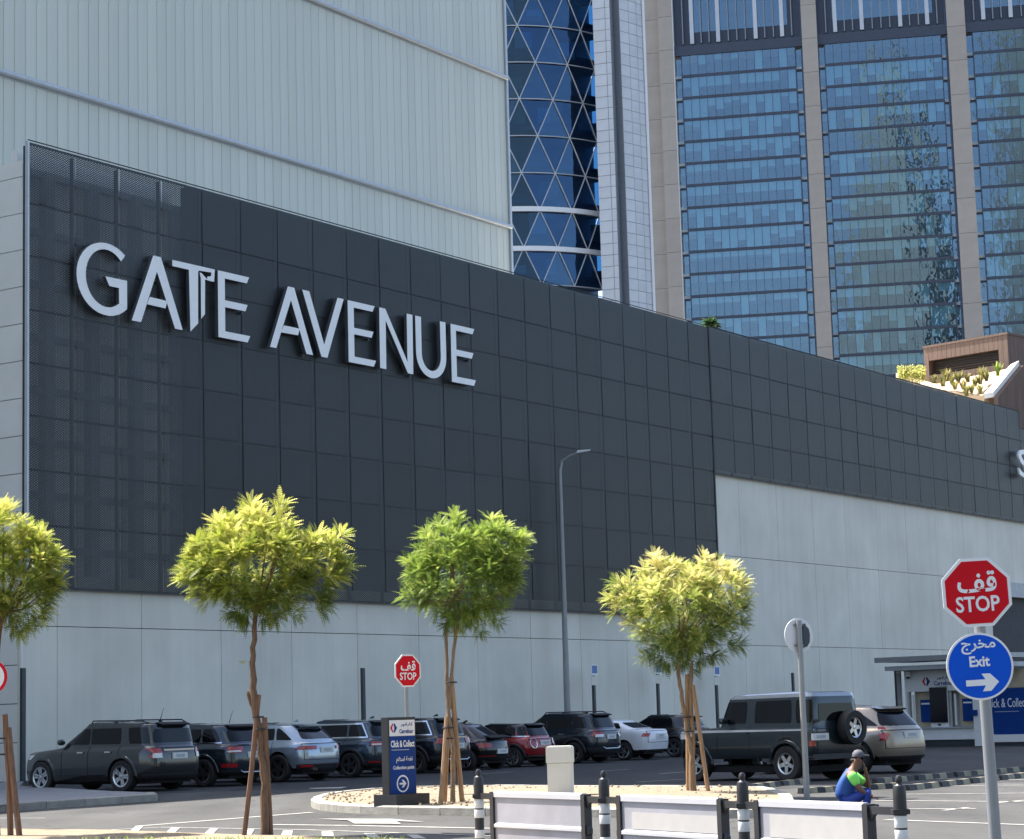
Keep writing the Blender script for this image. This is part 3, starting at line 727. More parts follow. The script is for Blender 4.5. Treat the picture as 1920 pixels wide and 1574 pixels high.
for k in range(6): MB().box(.5, 5.8, .45, .6, 23.14+.16*k, 23.17+.16*k).obj('louvre_slat', M_louvre if k > 2 else M_brown, rb)
MB().box(0, .3, .3, 4.1, ZB, ZT).obj('side_wall', M_brown, rb)
# sloped planter
pl = thing('roof_planter', 'sloping rooftop planter of pale sand with white coping and brown side wall', 'planter', (0, 0, 0))
def q4(pts, z=0): return [at(*p) for p in pts]
sl = q4([(1680, 722, 136), (1845, 744, 133.4), (1897, 690, 134.9), (1738, 724, 140.9), (1680, 700, 142)])
low = [Vector((p.x, p.y, 18.62)) for p in sl]
mm = MB(); mm.add(sl+low, [(0, 1, 2, 3, 4), (0, 5, 6, 1), (1, 6, 7, 2), (2, 7, 8, 3), (3, 8, 9, 4), (4, 9, 5, 0)]); mm.obj('sand_bed', M_sand2, pl)
c0, c1 = at(1845, 745, 133.2), at(1896, 690, 134.8); c0b, c1b = at(1863, 742, 133.1), at(1911, 683, 134.6)
dz = Vector((0, 0, .22)); dn = Vector((0, 0, -.1))
mm = MB(); mm.add([c0+dn, c0b+dn, c1b+dn, c1+dn, c0+dz, c0b+dz, c1b+dz, c1+dz], [(0, 1, 2, 3), (4, 5, 6, 7), (0, 1, 5, 4), (1, 2, 6, 5), (2, 3, 7, 6), (3, 0, 4, 7)]); mm.obj('coping', M_coping, pl)
n_ = 14
for i in range(n_):
    a = c0b.lerp(c1b, i/n_+.004); b = c0b.lerp(c1b, (i+1)/n_-.004); o_ = Vector((.25, -.05, 0))
    mm = MB(); mm.add([a+dn*1.1, b+dn*1.1, b+dn*1.1+o_, a+dn*1.1+o_, (a.x, a.y, 18.6), (b.x, b.y, 18.6), (b.x+.25, b.y-.05, 18.6), (a.x+.25, a.y-.05, 18.6)], [(0, 1, 2, 3), (4, 5, 6, 7), (0, 1, 5, 4), (1, 2, 6, 5), (2, 3, 7, 6), (3, 0, 4, 7)]); mm.obj('cladding_board', M_brown, pl)
ew = at(1919, 700, 131)
def tuft(p, h, n, name, label, mt, spread=.5, wd=.05, grp=None):
    mm = MB(); ti = []
    for i in range(n):
        a = random.uniform(0, 6.283); le = h*random.uniform(.6, 1.05); sp = spread*random.uniform(.2, 1)
        d = Vector((math.cos(a)*sp, math.sin(a)*sp, 1)).normalized(); s_ = Vector((-math.sin(a), math.cos(a), 0))*wd
        q0 = Vector((random.gauss(0, .04), random.gauss(0, .04), 0)); q1 = q0+d*le*.55; q2 = q0+d*le+Vector((d.x, d.y, -.4))*le*.18
        mm.add([q0-s_*.6, q0+s_*.6, q1+s_, q1-s_, q2], [(0, 1, 2, 3), (3, 2, 4)]); t = random.random(); ti += [t]*5
    return tag(mm.obj(name, mt, None, p, tint=ti), label, 'plant', grp)
spots = [(1700, 708, 'amid the yellow ground cover'), (1752, 716, None), (1768, 722, None), (1775, 712, None), (1790, 728, None), (1797, 716, None), (1806, 727, None), (1815, 714, None), (1822, 735, None), (1828, 722, None), (1838, 718, None), (1842, 708, None), (1850, 712, None), (1812, 740, None), (1838, 736, None), (1785, 719, None)]
def slope_pt(px, py):
    n_ = (sl[1]-sl[0]).cross(sl[2]-sl[0]); v = ray(px, py); O = Vector((0, 0, EYE)); return O+v*((sl[0]-O).dot(n_)/v.dot(n_))
for i, (x, y, _) in enumerate(spots):
    tuft(slope_pt(x, y+3), random.uniform(.65, 1.0), 46, 'succulent_plant', 'upright yellow-green succulent planted in the sloping roof sand', M_succ, .55, .05, 'succulents in the rooftop planter')
tuft(slope_pt(1871, 705), 1.0, 60, 'succulent_plant', 'lone green succulent highest on the planter next to the white coping', M_leafg, .5, .05)
mm = MB(); ti = []
for i in range(1500):
    p = slope_pt(random.uniform(1684, 1736), random.uniform(706, 722))+Vector((0, 0, random.uniform(0, .75))); a = random.uniform(0, 6.28); d = Vector((math.cos(a), math.sin(a), random.uniform(.1, 1.2))).normalized()*.16; s_ = d.cross(Vector((0, 0, 1))).normalized()*.05
    mm.add([p-s_, p+s_, p+d], [(0, 1, 2)]); t = random.uniform(.5, 1); ti += [t]*3
struct(mm.obj('ground_cover', M_leafp, tint=ti), 'stuff')
# palm-like shrub peeping over the screen
sp = at(1333, 612, 104.5)
mm = MB(); ti = []
for i in range(230):
    a = random.uniform(0, 6.28); el = random.uniform(-.3, 1.3); d = Vector((math.cos(a)*math.cos(el), math.sin(a)*math.cos(el), math.sin(el))); le = random.uniform(.3, .52)
    s_ = d.cross(Vector((0, 0, 1))).normalized()*.06; q = Vector((random.gauss(0, .1), random.gauss(0, .1), 2.25+random.gauss(0, .1)))
    mm.add([q, q+d*le*.6-s_, q+d*le*.6+s_, q+d*le+Vector((0, 0, -.12))], [(0, 1, 3), (0, 3, 2)]); t = random.random(); ti += [t]*4
rs = thing('roof_palm', 'small dark green palm peeping over the top edge of the dark screen', 'plant', (sp.x, sp.y, 18.6))
dzp = sp.z-18.6-2.2
for k, vv in enumerate(mm.v): mm.v[k] = (vv[0], vv[1], vv[2]+dzp)
struct(mm.obj('crown', M_palm, rs, tint=ti), 'stuff'); MB().path([((0, 0, 0), .09), ((.03, 0, 1), .08), ((0, 0, 2.3+dzp), .06)], 8).obj('trunk', M_bark, rs)
# ================================================================== KIOSK
KB = Vector((15.55, 85, 0)); KR = math.atan2(-.669, .743)
kp = gnd(1702, 1397); KB = Vector((kp.x*85/kp.y, 85, 0))
kio = thing('collection_kiosk', 'white order collection kiosk with grey canopy, black screen and blue posters', 'kiosk', KB, KR)
def kb(nm, mt, *b): return MB().box(*b).obj(nm, mt, kio)
kb('canopy', M_kioskg, -.55, 5.2, -1.15, 1.6, 3.28, 3.46); kb('canopy_fascia', M_pole, -.56, 5.2, -1.2, -1.155, 3.27, 3.47)
kb('canopy_soffit', M_kioskg, -.3, 5.2, -.9, 1.6, 2.95, 3.12)
kb('post', M_pole, -.28, -.14, -.12, .02, 0, 3.14); kb('post', M_poled, -.42, -.31, -.05, .08, 0, 3.14)
kb('fascia', M_kiosk, 0, 3.42, 0, .9, 2.12, 2.94)
kb('base_wall', M_kiosk, 0, 3.42, -.02, .9, .26, .72); kb('plinth', M_poled, .05, 3.4, .05, .9, 0, .25)
kb('counter', M_kioskg, 0, 3.0, -.14, 0, .70, .745)
kb('pilaster', M_kiosk, 3.0, 3.42, -.06, .3, .0, 2.12); kb('pilaster', M_kiosk, 0, .10, .0, .3, .72, 2.12)
kb('back_wall', M_kioskg, .1, 3.0, .55, .6, .72, 2.12)
for x0 in (.12, 1.98):
    kb('window_frame', M_kioskg, x0, x0+.05, .0, .06, .75, 2.1); kb('window_frame', M_coping, x0+.16, x0+.23, .05, .1, .8, 2.0)
    kb('window_pane', M_glassc, x0+.26, x0+.96, .12, .14, .76, 2.1) if False else None
    kb('poster', M_navyb, x0+.42, x0+.88, .2, .24, .95, 1.8); kb('poster_header', M_white, x0+.46, x0+.84, .19, .2, 1.62, 1.68)
    kb('window_panel', M_tan, x0+.24, x0+1.0, .3, .34, .76, 2.1)
kb('screen', M_screen, 1.13, 1.86, -.07, .05, .92, 2.26); kb('screen_frame', M_kiosk, 1.10, 1.89, .0, .2, .74, 2.3)
kb('keypad', M_screen, 1.42, 1.54, -.03, 0, .8, .86); kb('side_box', M_navyb, 2.92, 3.2, -.16, -.07, 1.15, 1.36)
link('lettering', text_mesh('lettering', 'Carrefour', .2, M_navyb, bold=.004, wh=(.85, .17), xz=(1.75, 2.42), face_y=-.005), kio)
AR_CAR = '\ufead\ufeee\ufed3\ufead\ufe8e\ufedb'
link('lettering', arabic_mesh('lettering', AR_CAR, .2, M_navyb, bold=.004, wh=(.62, .15), xz=(1.75, 2.62), face_y=-.005), kio)
def logo(parent, x, z, h, y):
    mm = MB(); mm.prism([(x-h*.5, z), (x-h*.12, z+h*.5), (x-h*.05, z+h*.36), (x-h*.24, z), (x-h*.05, z-h*.36), (x-h*.12, z-h*.5)], y, y+.004); mm.obj('logo_arrow', M_red, parent)
    mm = MB(); mm.prism([(x+h*.5, z), (x+h*.12, z+h*.5), (x+h*.0, z+h*.36), (x+h*.1, z+h*.1), (x+h*.1, z-h*.1), (x, z-h*.36), (x+h*.12, z-h*.5)], y, y+.004); mm.obj('logo_arrow', M_navyb, parent)
logo(kio, .98, 2.5, .36, -.01)
ban = thing('banner_wall', 'blue banner wall lettered Click & Collect beside the white kiosk', 'banner', KB, KR)
def bb(nm, mt, *b): return MB().box(*b).obj(nm, mt, ban)
bb('banner', M_navyb, 3.46, 7.5, .02, .12, .42, 2.14); bb('upper_panel', M_tan, 3.46, 7.5, .04, .12, 2.16, 2.84); bb('base_rail', M_kiosk, 3.46, 7.5, -.05, .3, .14, .41); bb('plinth', M_poled, 3.46, 7.5, .0, .3, 0, .13)
link('lettering', text_mesh('lettering', 'Click & Collect', .3, M_white, wh=(1.75, .34), xz=(4.4, 1.6), face_y=.012), ban)
bb('rule_line', M_ledge, 3.9, 4.9, .012, .02, 1.26, 1.28)
cc = thing('cctv_camera', 'white security camera on the corner post under the kiosk canopy', 'camera', KB, KR)
MB().box(-.24, -.08, -.2, -.06, 2.85, 3.08).obj('bracket', M_kiosk, cc); MB().path([((-.1, -.13, 3.0), .05), ((.25, -.2, 2.95), .05), ((.3, -.2, 2.85), .06)], 8).obj('arm', M_kiosk, cc, smooth='auto')
MB().lathe([(.0, 2.66), (.09, 2.7), (.13, 2.78), (.13, 2.88), (.08, 2.92)], 16, c=(.3, -.2, 0)).obj('camera_head', M_kiosk, cc, smooth='auto'); MB().lathe([(0, 2.62), (.06, 2.64), (.085, 2.7)], 14, c=(.3, -.2, 0)).obj('lens', M_screen, cc, smooth='auto')

# ================================================================== STREET FURNITURE
# lamp post
lp = Vector((1.91, 88.37, 0))
lm = thing('street_lamp', 'tall slim grey street lamp rising in front of the dark screen', 'street lamp', lp)
MB().path([((0, 0, 0), .14), ((0, 0, 4), .12), ((0, 0, 11.6), .075), ((.1, 0, 12.0), .06)], 10).obj('pole', M_pole, lm, smooth='auto')
MB().path([((.06, 0, 11.95), .055), ((.45, -.05, 12.2), .045), ((.8, -.1, 12.32), .04)], 8).obj('arm', M_pole, lm, smooth='auto')
MB().prism([(.7, 12.28), (1.25, 12.36), (1.3, 12.42), (.75, 12.4)], -.2, .02).obj('lamp_head', M_ledge, lm)
MB().lathe([(.22, .14), (.22, .2), (.16, .5)], 10).obj('base', M_pole, lm, smooth='auto')
# parking posts along the wall
posts = [(43, 1253, 0, 'black post at the far left corner of the pale wall'), (680, 1253, 0, 'plain black post against the wall behind the grey-blue parked car'),
         (1113, 1283, 1, 'black post with blue parking plate right of the street lamp'), (1233, 1280, 1, 'black post with plate half hidden by the yellow tree crown'),
         (1343, 1283, 1, 'black post with plate behind the bonnet of the boxy off-roader'), (1486, 1262, 0, 'dark slim post left of the seen-from-behind round sign pole')]
for x, yt, pl_, lab in posts:
    v = ray(x, 1350); t = (.45-DF)/v.dot(fn) if False else None
    k = (.55-DF)/(v.x*fn.x+v.y*fn.y); Y = v.y*k; p = at(x, yt, Y)
    po = thing('parking_post', lab, 'post', (p.x, p.y, .1), FROT)
    MB().box(-.075, .075, -.05, .05, 0, p.z-.1).obj('pole', M_poled, po)
    if pl_:
        MB().box(-.25, .25, -.07, -.055, p.z+.25, p.z+.8-.1).obj('plate', M_white, po); MB().box(-.2, .2, -.076, -.072, p.z+.34, p.z+.66).obj('plate_symbol', M_pblue, po)
        MB().box(-.25, .25, -.07, -.055, p.z-.15, p.z+.22).obj('plate', M_wall, po)
        MB().box(-.05, .05, -.05, .05, p.z-.1, p.z+.7).obj('bracket', M_poled, po)

def octagon(r, cx=0, cz=0, sx=1.): return [(cx+sx*r/math.cos(R(22.5))*math.cos(R(22.5+45*i)), cz+r/math.cos(R(22.5))*math.sin(R(22.5+45*i))) for i in range(8)]
AR_STOP = '\ufed2\ufed7'; AR_EXIT = '\ufe9d\ufeae\ufea8\ufee3'
def stop_plate(parent, c, size, tilt=0.):
    h = size/2
    a = MB().prism(octagon(h), -.012, .0).obj('stop_plate', M_white, parent, c); a.rotation_euler = (0, tilt, 0)
    MB().prism(octagon(h*.91), -.016, -.0125).obj('red_face', M_red, a)
    link('lettering', text_mesh('lettering', 'STOP', h*.6, M_white, bold=.012*h, ext=.001, wh=(h*1.28, h*.46), xz=(0, -h*.34), face_y=-.018), a)
    link('lettering', arabic_mesh('lettering', AR_STOP, h*.9, M_white, bold=.022*h, wh=(h*1.15, h*.62), xz=(h*.02, h*.30), face_y=-.018), a)
    return a
YB = 22.5
pc = at(1831, 1111, YB); pe = at(1837, 1250, YB); pb_ = at(1869, 1574, YB); ptp = at(1838, 1150, YB)
base = ptp.lerp(pb_, ptp.z/(ptp.z-pb_.z))
bs = thing('traffic_sign', 'large red STOP octagon above a round blue Exit arrow on a grey pole', 'sign', (base.x, base.y, 0))
loc = lambda p: Vector((p.x-base.x, p.y-base.y, p.z))
MB().path([((0, .07, 0), .064), (loc(ptp)+Vector((0, .07, 0)), .06)], 16).obj('pole', M_pole, bs, smooth='auto')
MB().box(-.05, .05, .0, .07, 0, .1).obj('bracket', M_poled, bs, loc(pc)); MB().box(-.05, .05, .0, .07, 0, .1).obj('bracket', M_poled, bs, loc(pe)+Vector((.02, 0, 0)))
stop_plate(bs, loc(pc), 128/FPX*YB, R(-1.8))
rE = 62.5/FPX*YB
def circ(r, n=48): return [(r*math.cos(2*math.pi*i/n), r*math.sin(2*math.pi*i/n)) for i in range(n)]
ex = MB().prism(circ(rE), -.012, 0).obj('exit_plate', M_white, bs, loc(pe)); ex.rotation_euler = (0, R(-2), 0)
MB().prism(circ(rE*.935), -.016, -.0125).obj('blue_face', M_blue, ex)
link('lettering', text_mesh('lettering', 'Exit', .2, M_white, bold=.006, ext=.001, wh=(rE*.61, rE*.32), xz=(0, rE*.15), face_y=-.018), ex)
link('lettering', arabic_mesh('lettering', AR_EXIT, .2, M_white, bold=.004, wh=(rE*1.03, rE*.42), xz=(0, rE*.58), face_y=-.018), ex)
aw = [(-.46, -.36), (.12, -.36), (.02, -.19), (.27, -.19), (.52, -.45), (.27, -.71), (.02, -.71), (.12, -.54), (-.46, -.54)]
MB().prism([(a*rE, b*rE-.01) for a, b in aw], -.02, -.0165).obj('arrow', M_white, ex)
# small stop sign on the island
YS = 42.0
sc = at(764, 1258, YS); sb = gnd(768, 1497)
ss = thing('traffic_sign', 'small red STOP sign on a pole behind the blue totem on the island', 'sign', (sc.x, sc.y, 0), R(40))
MB().path([((0, .05, .1), .038), ((0, .05, sc.z+.2), .036)], 10).obj('pole', M_pole, ss, smooth='auto')
stop_plate(ss, (0, 0, sc.z), 60/FPX*YS)
# sign seen from behind
YR = 39.0
qc = at(1498, 1192, YR); qb = gnd(1507, 1500)
rs_ = thing('traffic_sign', 'round road sign seen from behind with grey back and dark half plate', 'sign', (qc.x, qc.y, 0), R(28))
MB().path([((-.03, -.06, 0), .055), ((-.03, -.06, qc.z+.27), .05)], 10).obj('pole', M_pole, rs_, smooth='auto')
MB().prism(circ(.31), 0, .012).obj('sign_back', M_kiosk, rs_, (0, 0, qc.z))
hp = [(.07, -.22), (.15, -.20), (.21, -.12), (.22, .02), (.20, .12), (.14, .17), (.13, .21), (.07, .2)]
MB().prism(hp, -.03, -.004).obj('half_plate', M_poled, rs_, (0, 0, qc.z)); MB().box(-.12, .12, -.03, -.005, .17, .21).obj('bracket', M_pole, rs_, (0, 0, qc.z)); MB().box(-.12, .12, -.03, -.005, -.2, -.16).obj('bracket', M_pole, rs_, (0, 0, qc.z))
# round sign at the left edge
lc = at(-17, 1270, 36)
ls = thing('traffic_sign', 'round white sign with red ring cut by the left edge of the photo', 'sign', (lc.x, lc.y, 0), R(-8))
MB().path([((0, .06, 0), .045), ((0, .06, lc.z+.2), .045)], 10).obj('pole', M_pole, ls, smooth='auto')
pz = MB().prism(circ(.285), -.01, 0).obj('sign_plate', M_red, ls, (0, 0, lc.z)); MB().prism(circ(.235), -.014, -.0105).obj('white_face', M_white, pz)
MB().prism([(-.13, -.09), (.13, -.09), (.16, 0), (.12, .08), (-.12, .08), (-.16, 0)], -.018, -.0145).obj('symbol', M_black, pz)

# totem
tb = gnd(745, 1511, .15)
TA = R(48)
d_r = Vector((math.cos(TA), math.sin(TA), 0)); d_b = Vector((-math.sin(TA), math.cos(TA), 0))
tc_ = tb+d_r*.36+d_b*.30
tm = thing('direction_totem', 'blue freestanding totem sign lettered Click & Collect on a black base', 'sign', (tc_.x, tc_.y, .13), TA)
MB().box(-.36, .46, -.28, .28, 0, .20).obj('base', M_plastic, tm)
TZ = 1.66-.13
MB().box(-.34, .34, -.08, .08, .20, TZ).obj('body', M_plastic, tm)
MB().box(-.30, .325, -.084, -.0805, .21, TZ-.33).obj('blue_face', M_navyb, tm); MB().box(-.30, .325, -.084, -.0805, TZ-.325, TZ-.05).obj('white_header', M_white, tm)
def tx(body, wh, x, z, mt=M_white, bold=.002):
    fn_ = arabic_mesh if ord(body[0]) > 0x600 else text_mesh
    link('lettering', fn_('lettering', body, .1, mt, bold=bold, ext=.001, wh=wh, xz=(x, z), face_y=-.087), tm)
tx('Carrefour', (.34, .075), .11, TZ-.245, M_navyb); tx(AR_CAR, (.30, .07), .12, TZ-.13, M_navyb); logo(tm, -.2, TZ-.185, .17, -.088)
tx('Click & Collect', (.58, .12), .015, TZ-.46, bold=.003); MB().box(-.26, .17, -.087, -.0845, TZ-.57, TZ-.56).obj('rule_line', M_ledge, tm)
tx('\ufee1\ufefc\ufe98\ufeb3\ufe8d \ufe94\ufec4\ufed8\ufee7', (.40, .12), .05, TZ-.74); tx('Collection point', (.52, .08), .03, TZ-.88)
cz_ = .38
ring = MB(); n_ = 36; o_ = circ(.15, n_); i_ = circ(.122, n_)
ring.add([(a, -.087, b+cz_) for a, b in o_]+[(a, -.087, b+cz_) for a, b in i_]+[(a, -.0845, b+cz_) for a, b in o_], [(k, (k+1) % n_, n_+(k+1) % n_, n_+k) for k in range(n_)]+[(k, (k+1) % n_, 2*n_+(k+1) % n_, 2*n_+k) for k in range(n_)])
ring.obj('arrow_ring', M_white, tm)
MB().prism([(-.08, .016+cz_), (.015, .016+cz_), (-.03, .065+cz_), (.02, .065+cz_), (.085, cz_), (.02, cz_-.065), (-.03, cz_-.065), (.015, cz_-.016), (-.08, cz_-.016)], -.087, -.0845).obj('arrow', M_white, tm)

# utility cabinet
ub = gnd(1040, 1496); ub = Vector((ub.x, 39.5, .14)); ub.x = at(1052, 1450, 39.5).x
uc = thing('utility_cabinet', 'cream utility cabinet standing on the island behind the first barrier', 'cabinet', ub, R(-10))
MB().box(-.22, .2, -.2, .2, 0, .62).obj('body', M_box, uc); MB().box(-.235, .215, -.215, .215, .625, .9).obj('hood', M_box, uc); MB().prism([(-.225, .9), (.205, .9), (.19, .925), (-.21, .925)], -.2, .2).obj('lid', M_box, uc)
# flexible bollards and barriers
BP = [at(898, 1500, 26.4), at(1133, 1500, 24.1), at(1393, 1500, 21.8), at(1687, 1500, 19.6)]
for p in BP: p.z = 0
prof_k = [(0, 1.0), (.022, .995), (.033, .975), (.034, .95), (.026, .928), (.030, .918), (.052, .905), (.058, .88), (.060, .80), (.060, .645)]
blab = ['leftmost black and white flexible bollard, beside the island', 'black and white bollard between the first and second white barriers', 'black and white bollard between the second and third white barriers', 'rightmost black and white bollard, right of the third barrier']
for p, lab in zip(BP, blab):
    b_ = thing('bollard', lab, 'bollard', p, 0, 'black and white bollards joined by barriers')
    MB().lathe(prof_k, 20).obj('cap', M_plastic, b_, smooth='auto')
    MB().lathe([(.056, .65), (.056, .02), (0, .02)], 20).obj('tube', M_plastic, b_, smooth='auto')
    for z0, z1 in ((.535, .642), (.42, .518), (.178, .277), (.06, .16)): MB().lathe([(.0575, z0), (.0592, z0+.004), (.0592, z1-.004), (.0575, z1)], 20).obj('reflective_band', M_refl, b_, smooth='auto')
    MB().lathe([(.16, .0), (.16, .025), (.07, .06)], 16).obj('foot', M_black, b_, smooth='auto')
    MB().box(-.075, .075, -.075, .075, .655, .70).obj('collar', M_plastic, b_)
xl = ['first white plastic barrier panel from the left, plain and slightly scuffed', 'middle white plastic barrier panel with a whiter rectangle on it', 'right white plastic barrier panel with a large cream rectangle']
for i in range(3):
    A, B = BP[i], BP[i+1]; d = B-A; L_ = d.length; ang = math.atan2(d.y, d.x)
    br = thing('barrier', xl[i], 'barrier', A, ang, 'white barriers between the bollards')
    f0, f1 = L_*.15, L_*.85
    if i == 2: f0, f1 = L_*.13, L_*.80
    MB().box(f0, f1, -.022, .022, .10, .675).obj('panel', M_barr, br)
    MB().prism([(-.04, .675), (.04, .675), (.04, .73), (.028, .745), (-.028, .745), (-.04, .73)], 0, 1).obj('tmp', M_barr, br) if False else None
    tr_ = MB(); tr_.add([(x, y, z) for x in (f0, f1) for y, z in ((-.042, .675), (.042, .675), (.042, .728), (.028, .745), (-.028, .745), (-.042, .728))], [(0, 1, 2, 3, 4, 5), (6, 11, 10, 9, 8, 7)]+[(k, (k+1) % 6, 6+(k+1) % 6, 6+k) for k in range(6)]); tr_.obj('top_rail', M_rail, br)
    rb_ = MB(); rb_.add([(x, y, z) for x in (f0, f1) for y, z in ((-.024, .31), (-.045, .325), (-.045, .355), (-.024, .375))], [(0, 1, 2, 3), (7, 6, 5, 4)]+[(k, (k+1) % 4, 4+(k+1) % 4, 4+k) for k in range(4)]); rb_.obj('rib', M_rail, br)
    for x, sg in ((f0, -1), (f1, 1)):
        MB().box(min(x, x+sg*.075), max(x, x+sg*.075), -.05, .05, .06, .735).obj('end_post', M_plastic, br)
        xe = -.06+.06 if sg < 0 else L_
        MB().box(min(x+sg*.075, xe-sg*.055), max(x+sg*.075, xe-sg*.055), -.025, .025, .645, .715).obj('link_bar', M_plastic, br)
        MB().prism([(x+sg*.075, .28), (x+sg*.115, .30), (x+sg*.115, .36), (x+sg*.075, .40)], -.03, .03).obj('lug', M_plastic, br)
        MB().prism([(x+sg*.075, .645), (x+sg*.14, .645), (x+sg*.075, .58)], -.02, .02).obj('gusset', M_plastic, br)
    if i == 1: MB().box(f0+.20, f1-.02, -.026, -.0225, .385, .56).obj('pale_rectangle', M_pale, br)
    if i == 2: MB().box(f0+.16, f1-.012, -.026, -.0225, .385, .60).obj('pale_rectangle', M_pale, br)
# wheel stops, striped black and yellow
def stops(a, b, n, grp, where):
    A, B = gnd(*a), gnd(*b)
    for i in range(n):
        p = A.lerp(B, i/n); q = A.lerp(B, (i+.9)/n); d = q-p; L_ = d.length; ang = math.atan2(d.y, d.x)
        o = thing('wheel_stop', ('first', 'second', 'third', 'fourth')[i]+' striped wheel stop from the left '+where, 'wheel stop', p, ang, grp)
        k = max(4, int(L_/.3))
        for j in range(k):
            mm = MB(); x0, x1 = L_*j/k, L_*(j+1)/k-.004
            mm.add([(x, y, z) for x in (x0, x1) for y, z in ((-.08, 0), (.08, 0), (.05, .11), (-.05, .11))], [(0, 1, 2, 3), (7, 6, 5, 4)]+[(q_, (q_+1) % 4, 4+(q_+1) % 4, 4+q_) for q_ in range(4)])
            mm.obj('stripe_block', M_yellow if j % 2 else M_black, o)
stops((1405, 1481), (1520, 1468), 2, 'wheel stops before the off-roader', 'beside the boxy off-roader')
stops((1500, 1489), (1690, 1478), 3, 'wheel stops behind the seated person', 'behind the seated person')
stops((1700, 1483), (1925, 1458), 4, 'wheel stops at the right', 'in the nearer row right of the person')
stops((1640, 1470), (1925, 1446), 4, 'wheel stops farther right', 'in the farther row before the kiosk')

# ================================================================== TREES
def tree(name, label, Y, trunks, stakes, crown, spikes, mt, nros, fl, mstake, ties=(), young=0., sprigs=()):
    A = at(trunks[0][0][0], trunks[0][0][1], Y); A = Vector((A.x, A.y, 0))
    t = thing(name, label, 'tree', A)
    P = lambda x, y, dy=0.: at(x, y, Y+dy)-A
    ppm = FPX/Y
    tr = MB()
    for tk in trunks:
        pts = [(P(x, y, (tk[0][3] if len(tk[0]) > 3 else 0)), r*.82) for x, y, r, *_ in tk]
        if -.0 < pts[0][0].z < .5: pts.insert(0, (pts[0][0]-Vector((0, 0, pts[0][0].z+.05)), pts[0][1]))
        # add knobbly waviness
        out = []
        for (p, r), (p2, r2) in zip(pts, pts[1:]):
            for q in range(4): out.append((p.lerp(p2, q/4)+Vector((random.gauss(0, .008), random.gauss(0, .008), 0)), (r+(r2-r)*q/4)*random.uniform(.9, 1.12)))
        out.append(pts[-1]); tr.path(out, 9)
    top = P(*trunks[0][-1][:2])
    # rosettes
    els = [(P(cx, cy), rx/ppm, ry/ppm) for cx, cy, rx, ry in crown]
    C = els[0][0]; ros = []
    wts = [e[1]**2*e[2] for e in els]
    for _ in range(nros):
        c, rx, rz = random.choices(els, wts)[0]
        d = Vector((random.gauss(0, 1), random.gauss(0, 1), random.gauss(0, 1))).normalized(); rr = random.uniform(.45, 1)**.6
        p = c+Vector((d.x*rx, d.y*rx*.9, d.z*rz))*rr*.93
        o = ((p-C).normalized()*1.1+Vector((0, 0, .62))).normalized(); ros.append((p, o, 1.))
    zmax = max(e[0].z+e[2] for e in els)
    for x, y in spikes:
        p1 = P(x, y, random.uniform(-.2, .2)); bp = p1.lerp(C, .34)
        d = (p1-bp).normalized(); L_ = (p1-bp).length
        d = (d+Vector((0, 0, .6))).normalized()
        n_ = max(3, int(L_/.13))
        for k in range(n_): ros.append((p1-d*(L_*.75*k/n_)-d*.08, d, 1.12))
    zmin = min(e[0].z-e[2] for e in els)
    fr_b, fr_d, fr_s, fr_n, fr_L, fr_t = [], [], [], [], [], []
    for p, o, s in ros:
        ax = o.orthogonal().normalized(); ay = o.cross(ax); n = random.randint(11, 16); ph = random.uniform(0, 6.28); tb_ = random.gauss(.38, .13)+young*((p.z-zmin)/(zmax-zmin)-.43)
        for k in range(n):
            a = ph+2.4*k; op = random.uniform(.4, 1.3); d = (o*math.cos(op)+(ax*math.cos(a)+ay*math.sin(a))*math.sin(op)).normalized()
            side = d.cross(Vector((0, 0, 1)))
            if side.length < .1: side = ax.copy()
            side = (side.normalized()+Vector((random.gauss(0, .3), random.gauss(0, .3), random.gauss(0, .3)))).normalized(); side = (side-d*side.dot(d)).normalized()
            fr_b.append(p+d*.02); fr_d.append(d); fr_s.append(side); fr_n.append(side.cross(d)); fr_L.append(fl*s*random.uniform(.7, 1.2)); fr_t.append(min(1, max(0, tb_+random.gauss(0, .16))))
    for x, y in sprigs:
        p = P(x, y)
        for k in range(4):
            d = Vector((random.gauss(0, 1), random.gauss(0, 1), random.gauss(-.3, .6))).normalized(); side = d.orthogonal().normalized()
            fr_b.append(p); fr_d.append(d); fr_s.append(side); fr_n.append(side.cross(d)); fr_L.append(.12); fr_t.append(.5)
    # one frond: rachis strip and 8 pairs of leaflets (x along, y sideways, z up), unit length
    tv, tf = [], []
    def quad(*q): tf.append(tuple(len(tv)+i for i in range(4))); tv.extend(q)
    quad((0, -.012, 0), (0, .012, 0), (1, .004, -.14), (1, -.004, -.14))
    for k in range(8):
        x0 = .10+.88*k/7.; ll = .175*(1-.55*abs(2*x0-.95)**2.2); dz = -.14*x0*x0
        for sg in (-1, 1):
            dx, dy = ll*.62, sg*ll*.78; 
            quad((x0, 0, dz), (x0+dx*.5-abs(dy)*.25, dy*.5+sg*dx*.25, dz+.05), (x0+dx, dy, dz+.02), (x0+dx*.5+abs(dy)*.25, dy*.5-sg*dx*.25, dz+.05))
    T = np.array(tv); Nf = len(fr_b); nv = len(tv)
    Bv, Dv, Sv, Nv = (np.array([tuple(q) for q in arr]) for arr in (fr_b, fr_d, fr_s, fr_n)); Lv = np.array(fr_L)
    V_ = Bv[:, None, :]+Lv[:, None, None]*(Dv[:, None, :]*T[None, :, 0:1]+Sv[:, None, :]*T[None, :, 1:2]+Nv[:, None, :]*T[None, :, 2:3])
    Fq = (np.array(tf)[None, :, :]+np.arange(Nf)[:, None, None]*nv).reshape(-1)
    me = bpy.data.meshes.new('crown'); nq = Nf*len(tf)
    me.vertices.add(Nf*nv); me.vertices.foreach_set('co', V_.reshape(-1).astype(np.float32))
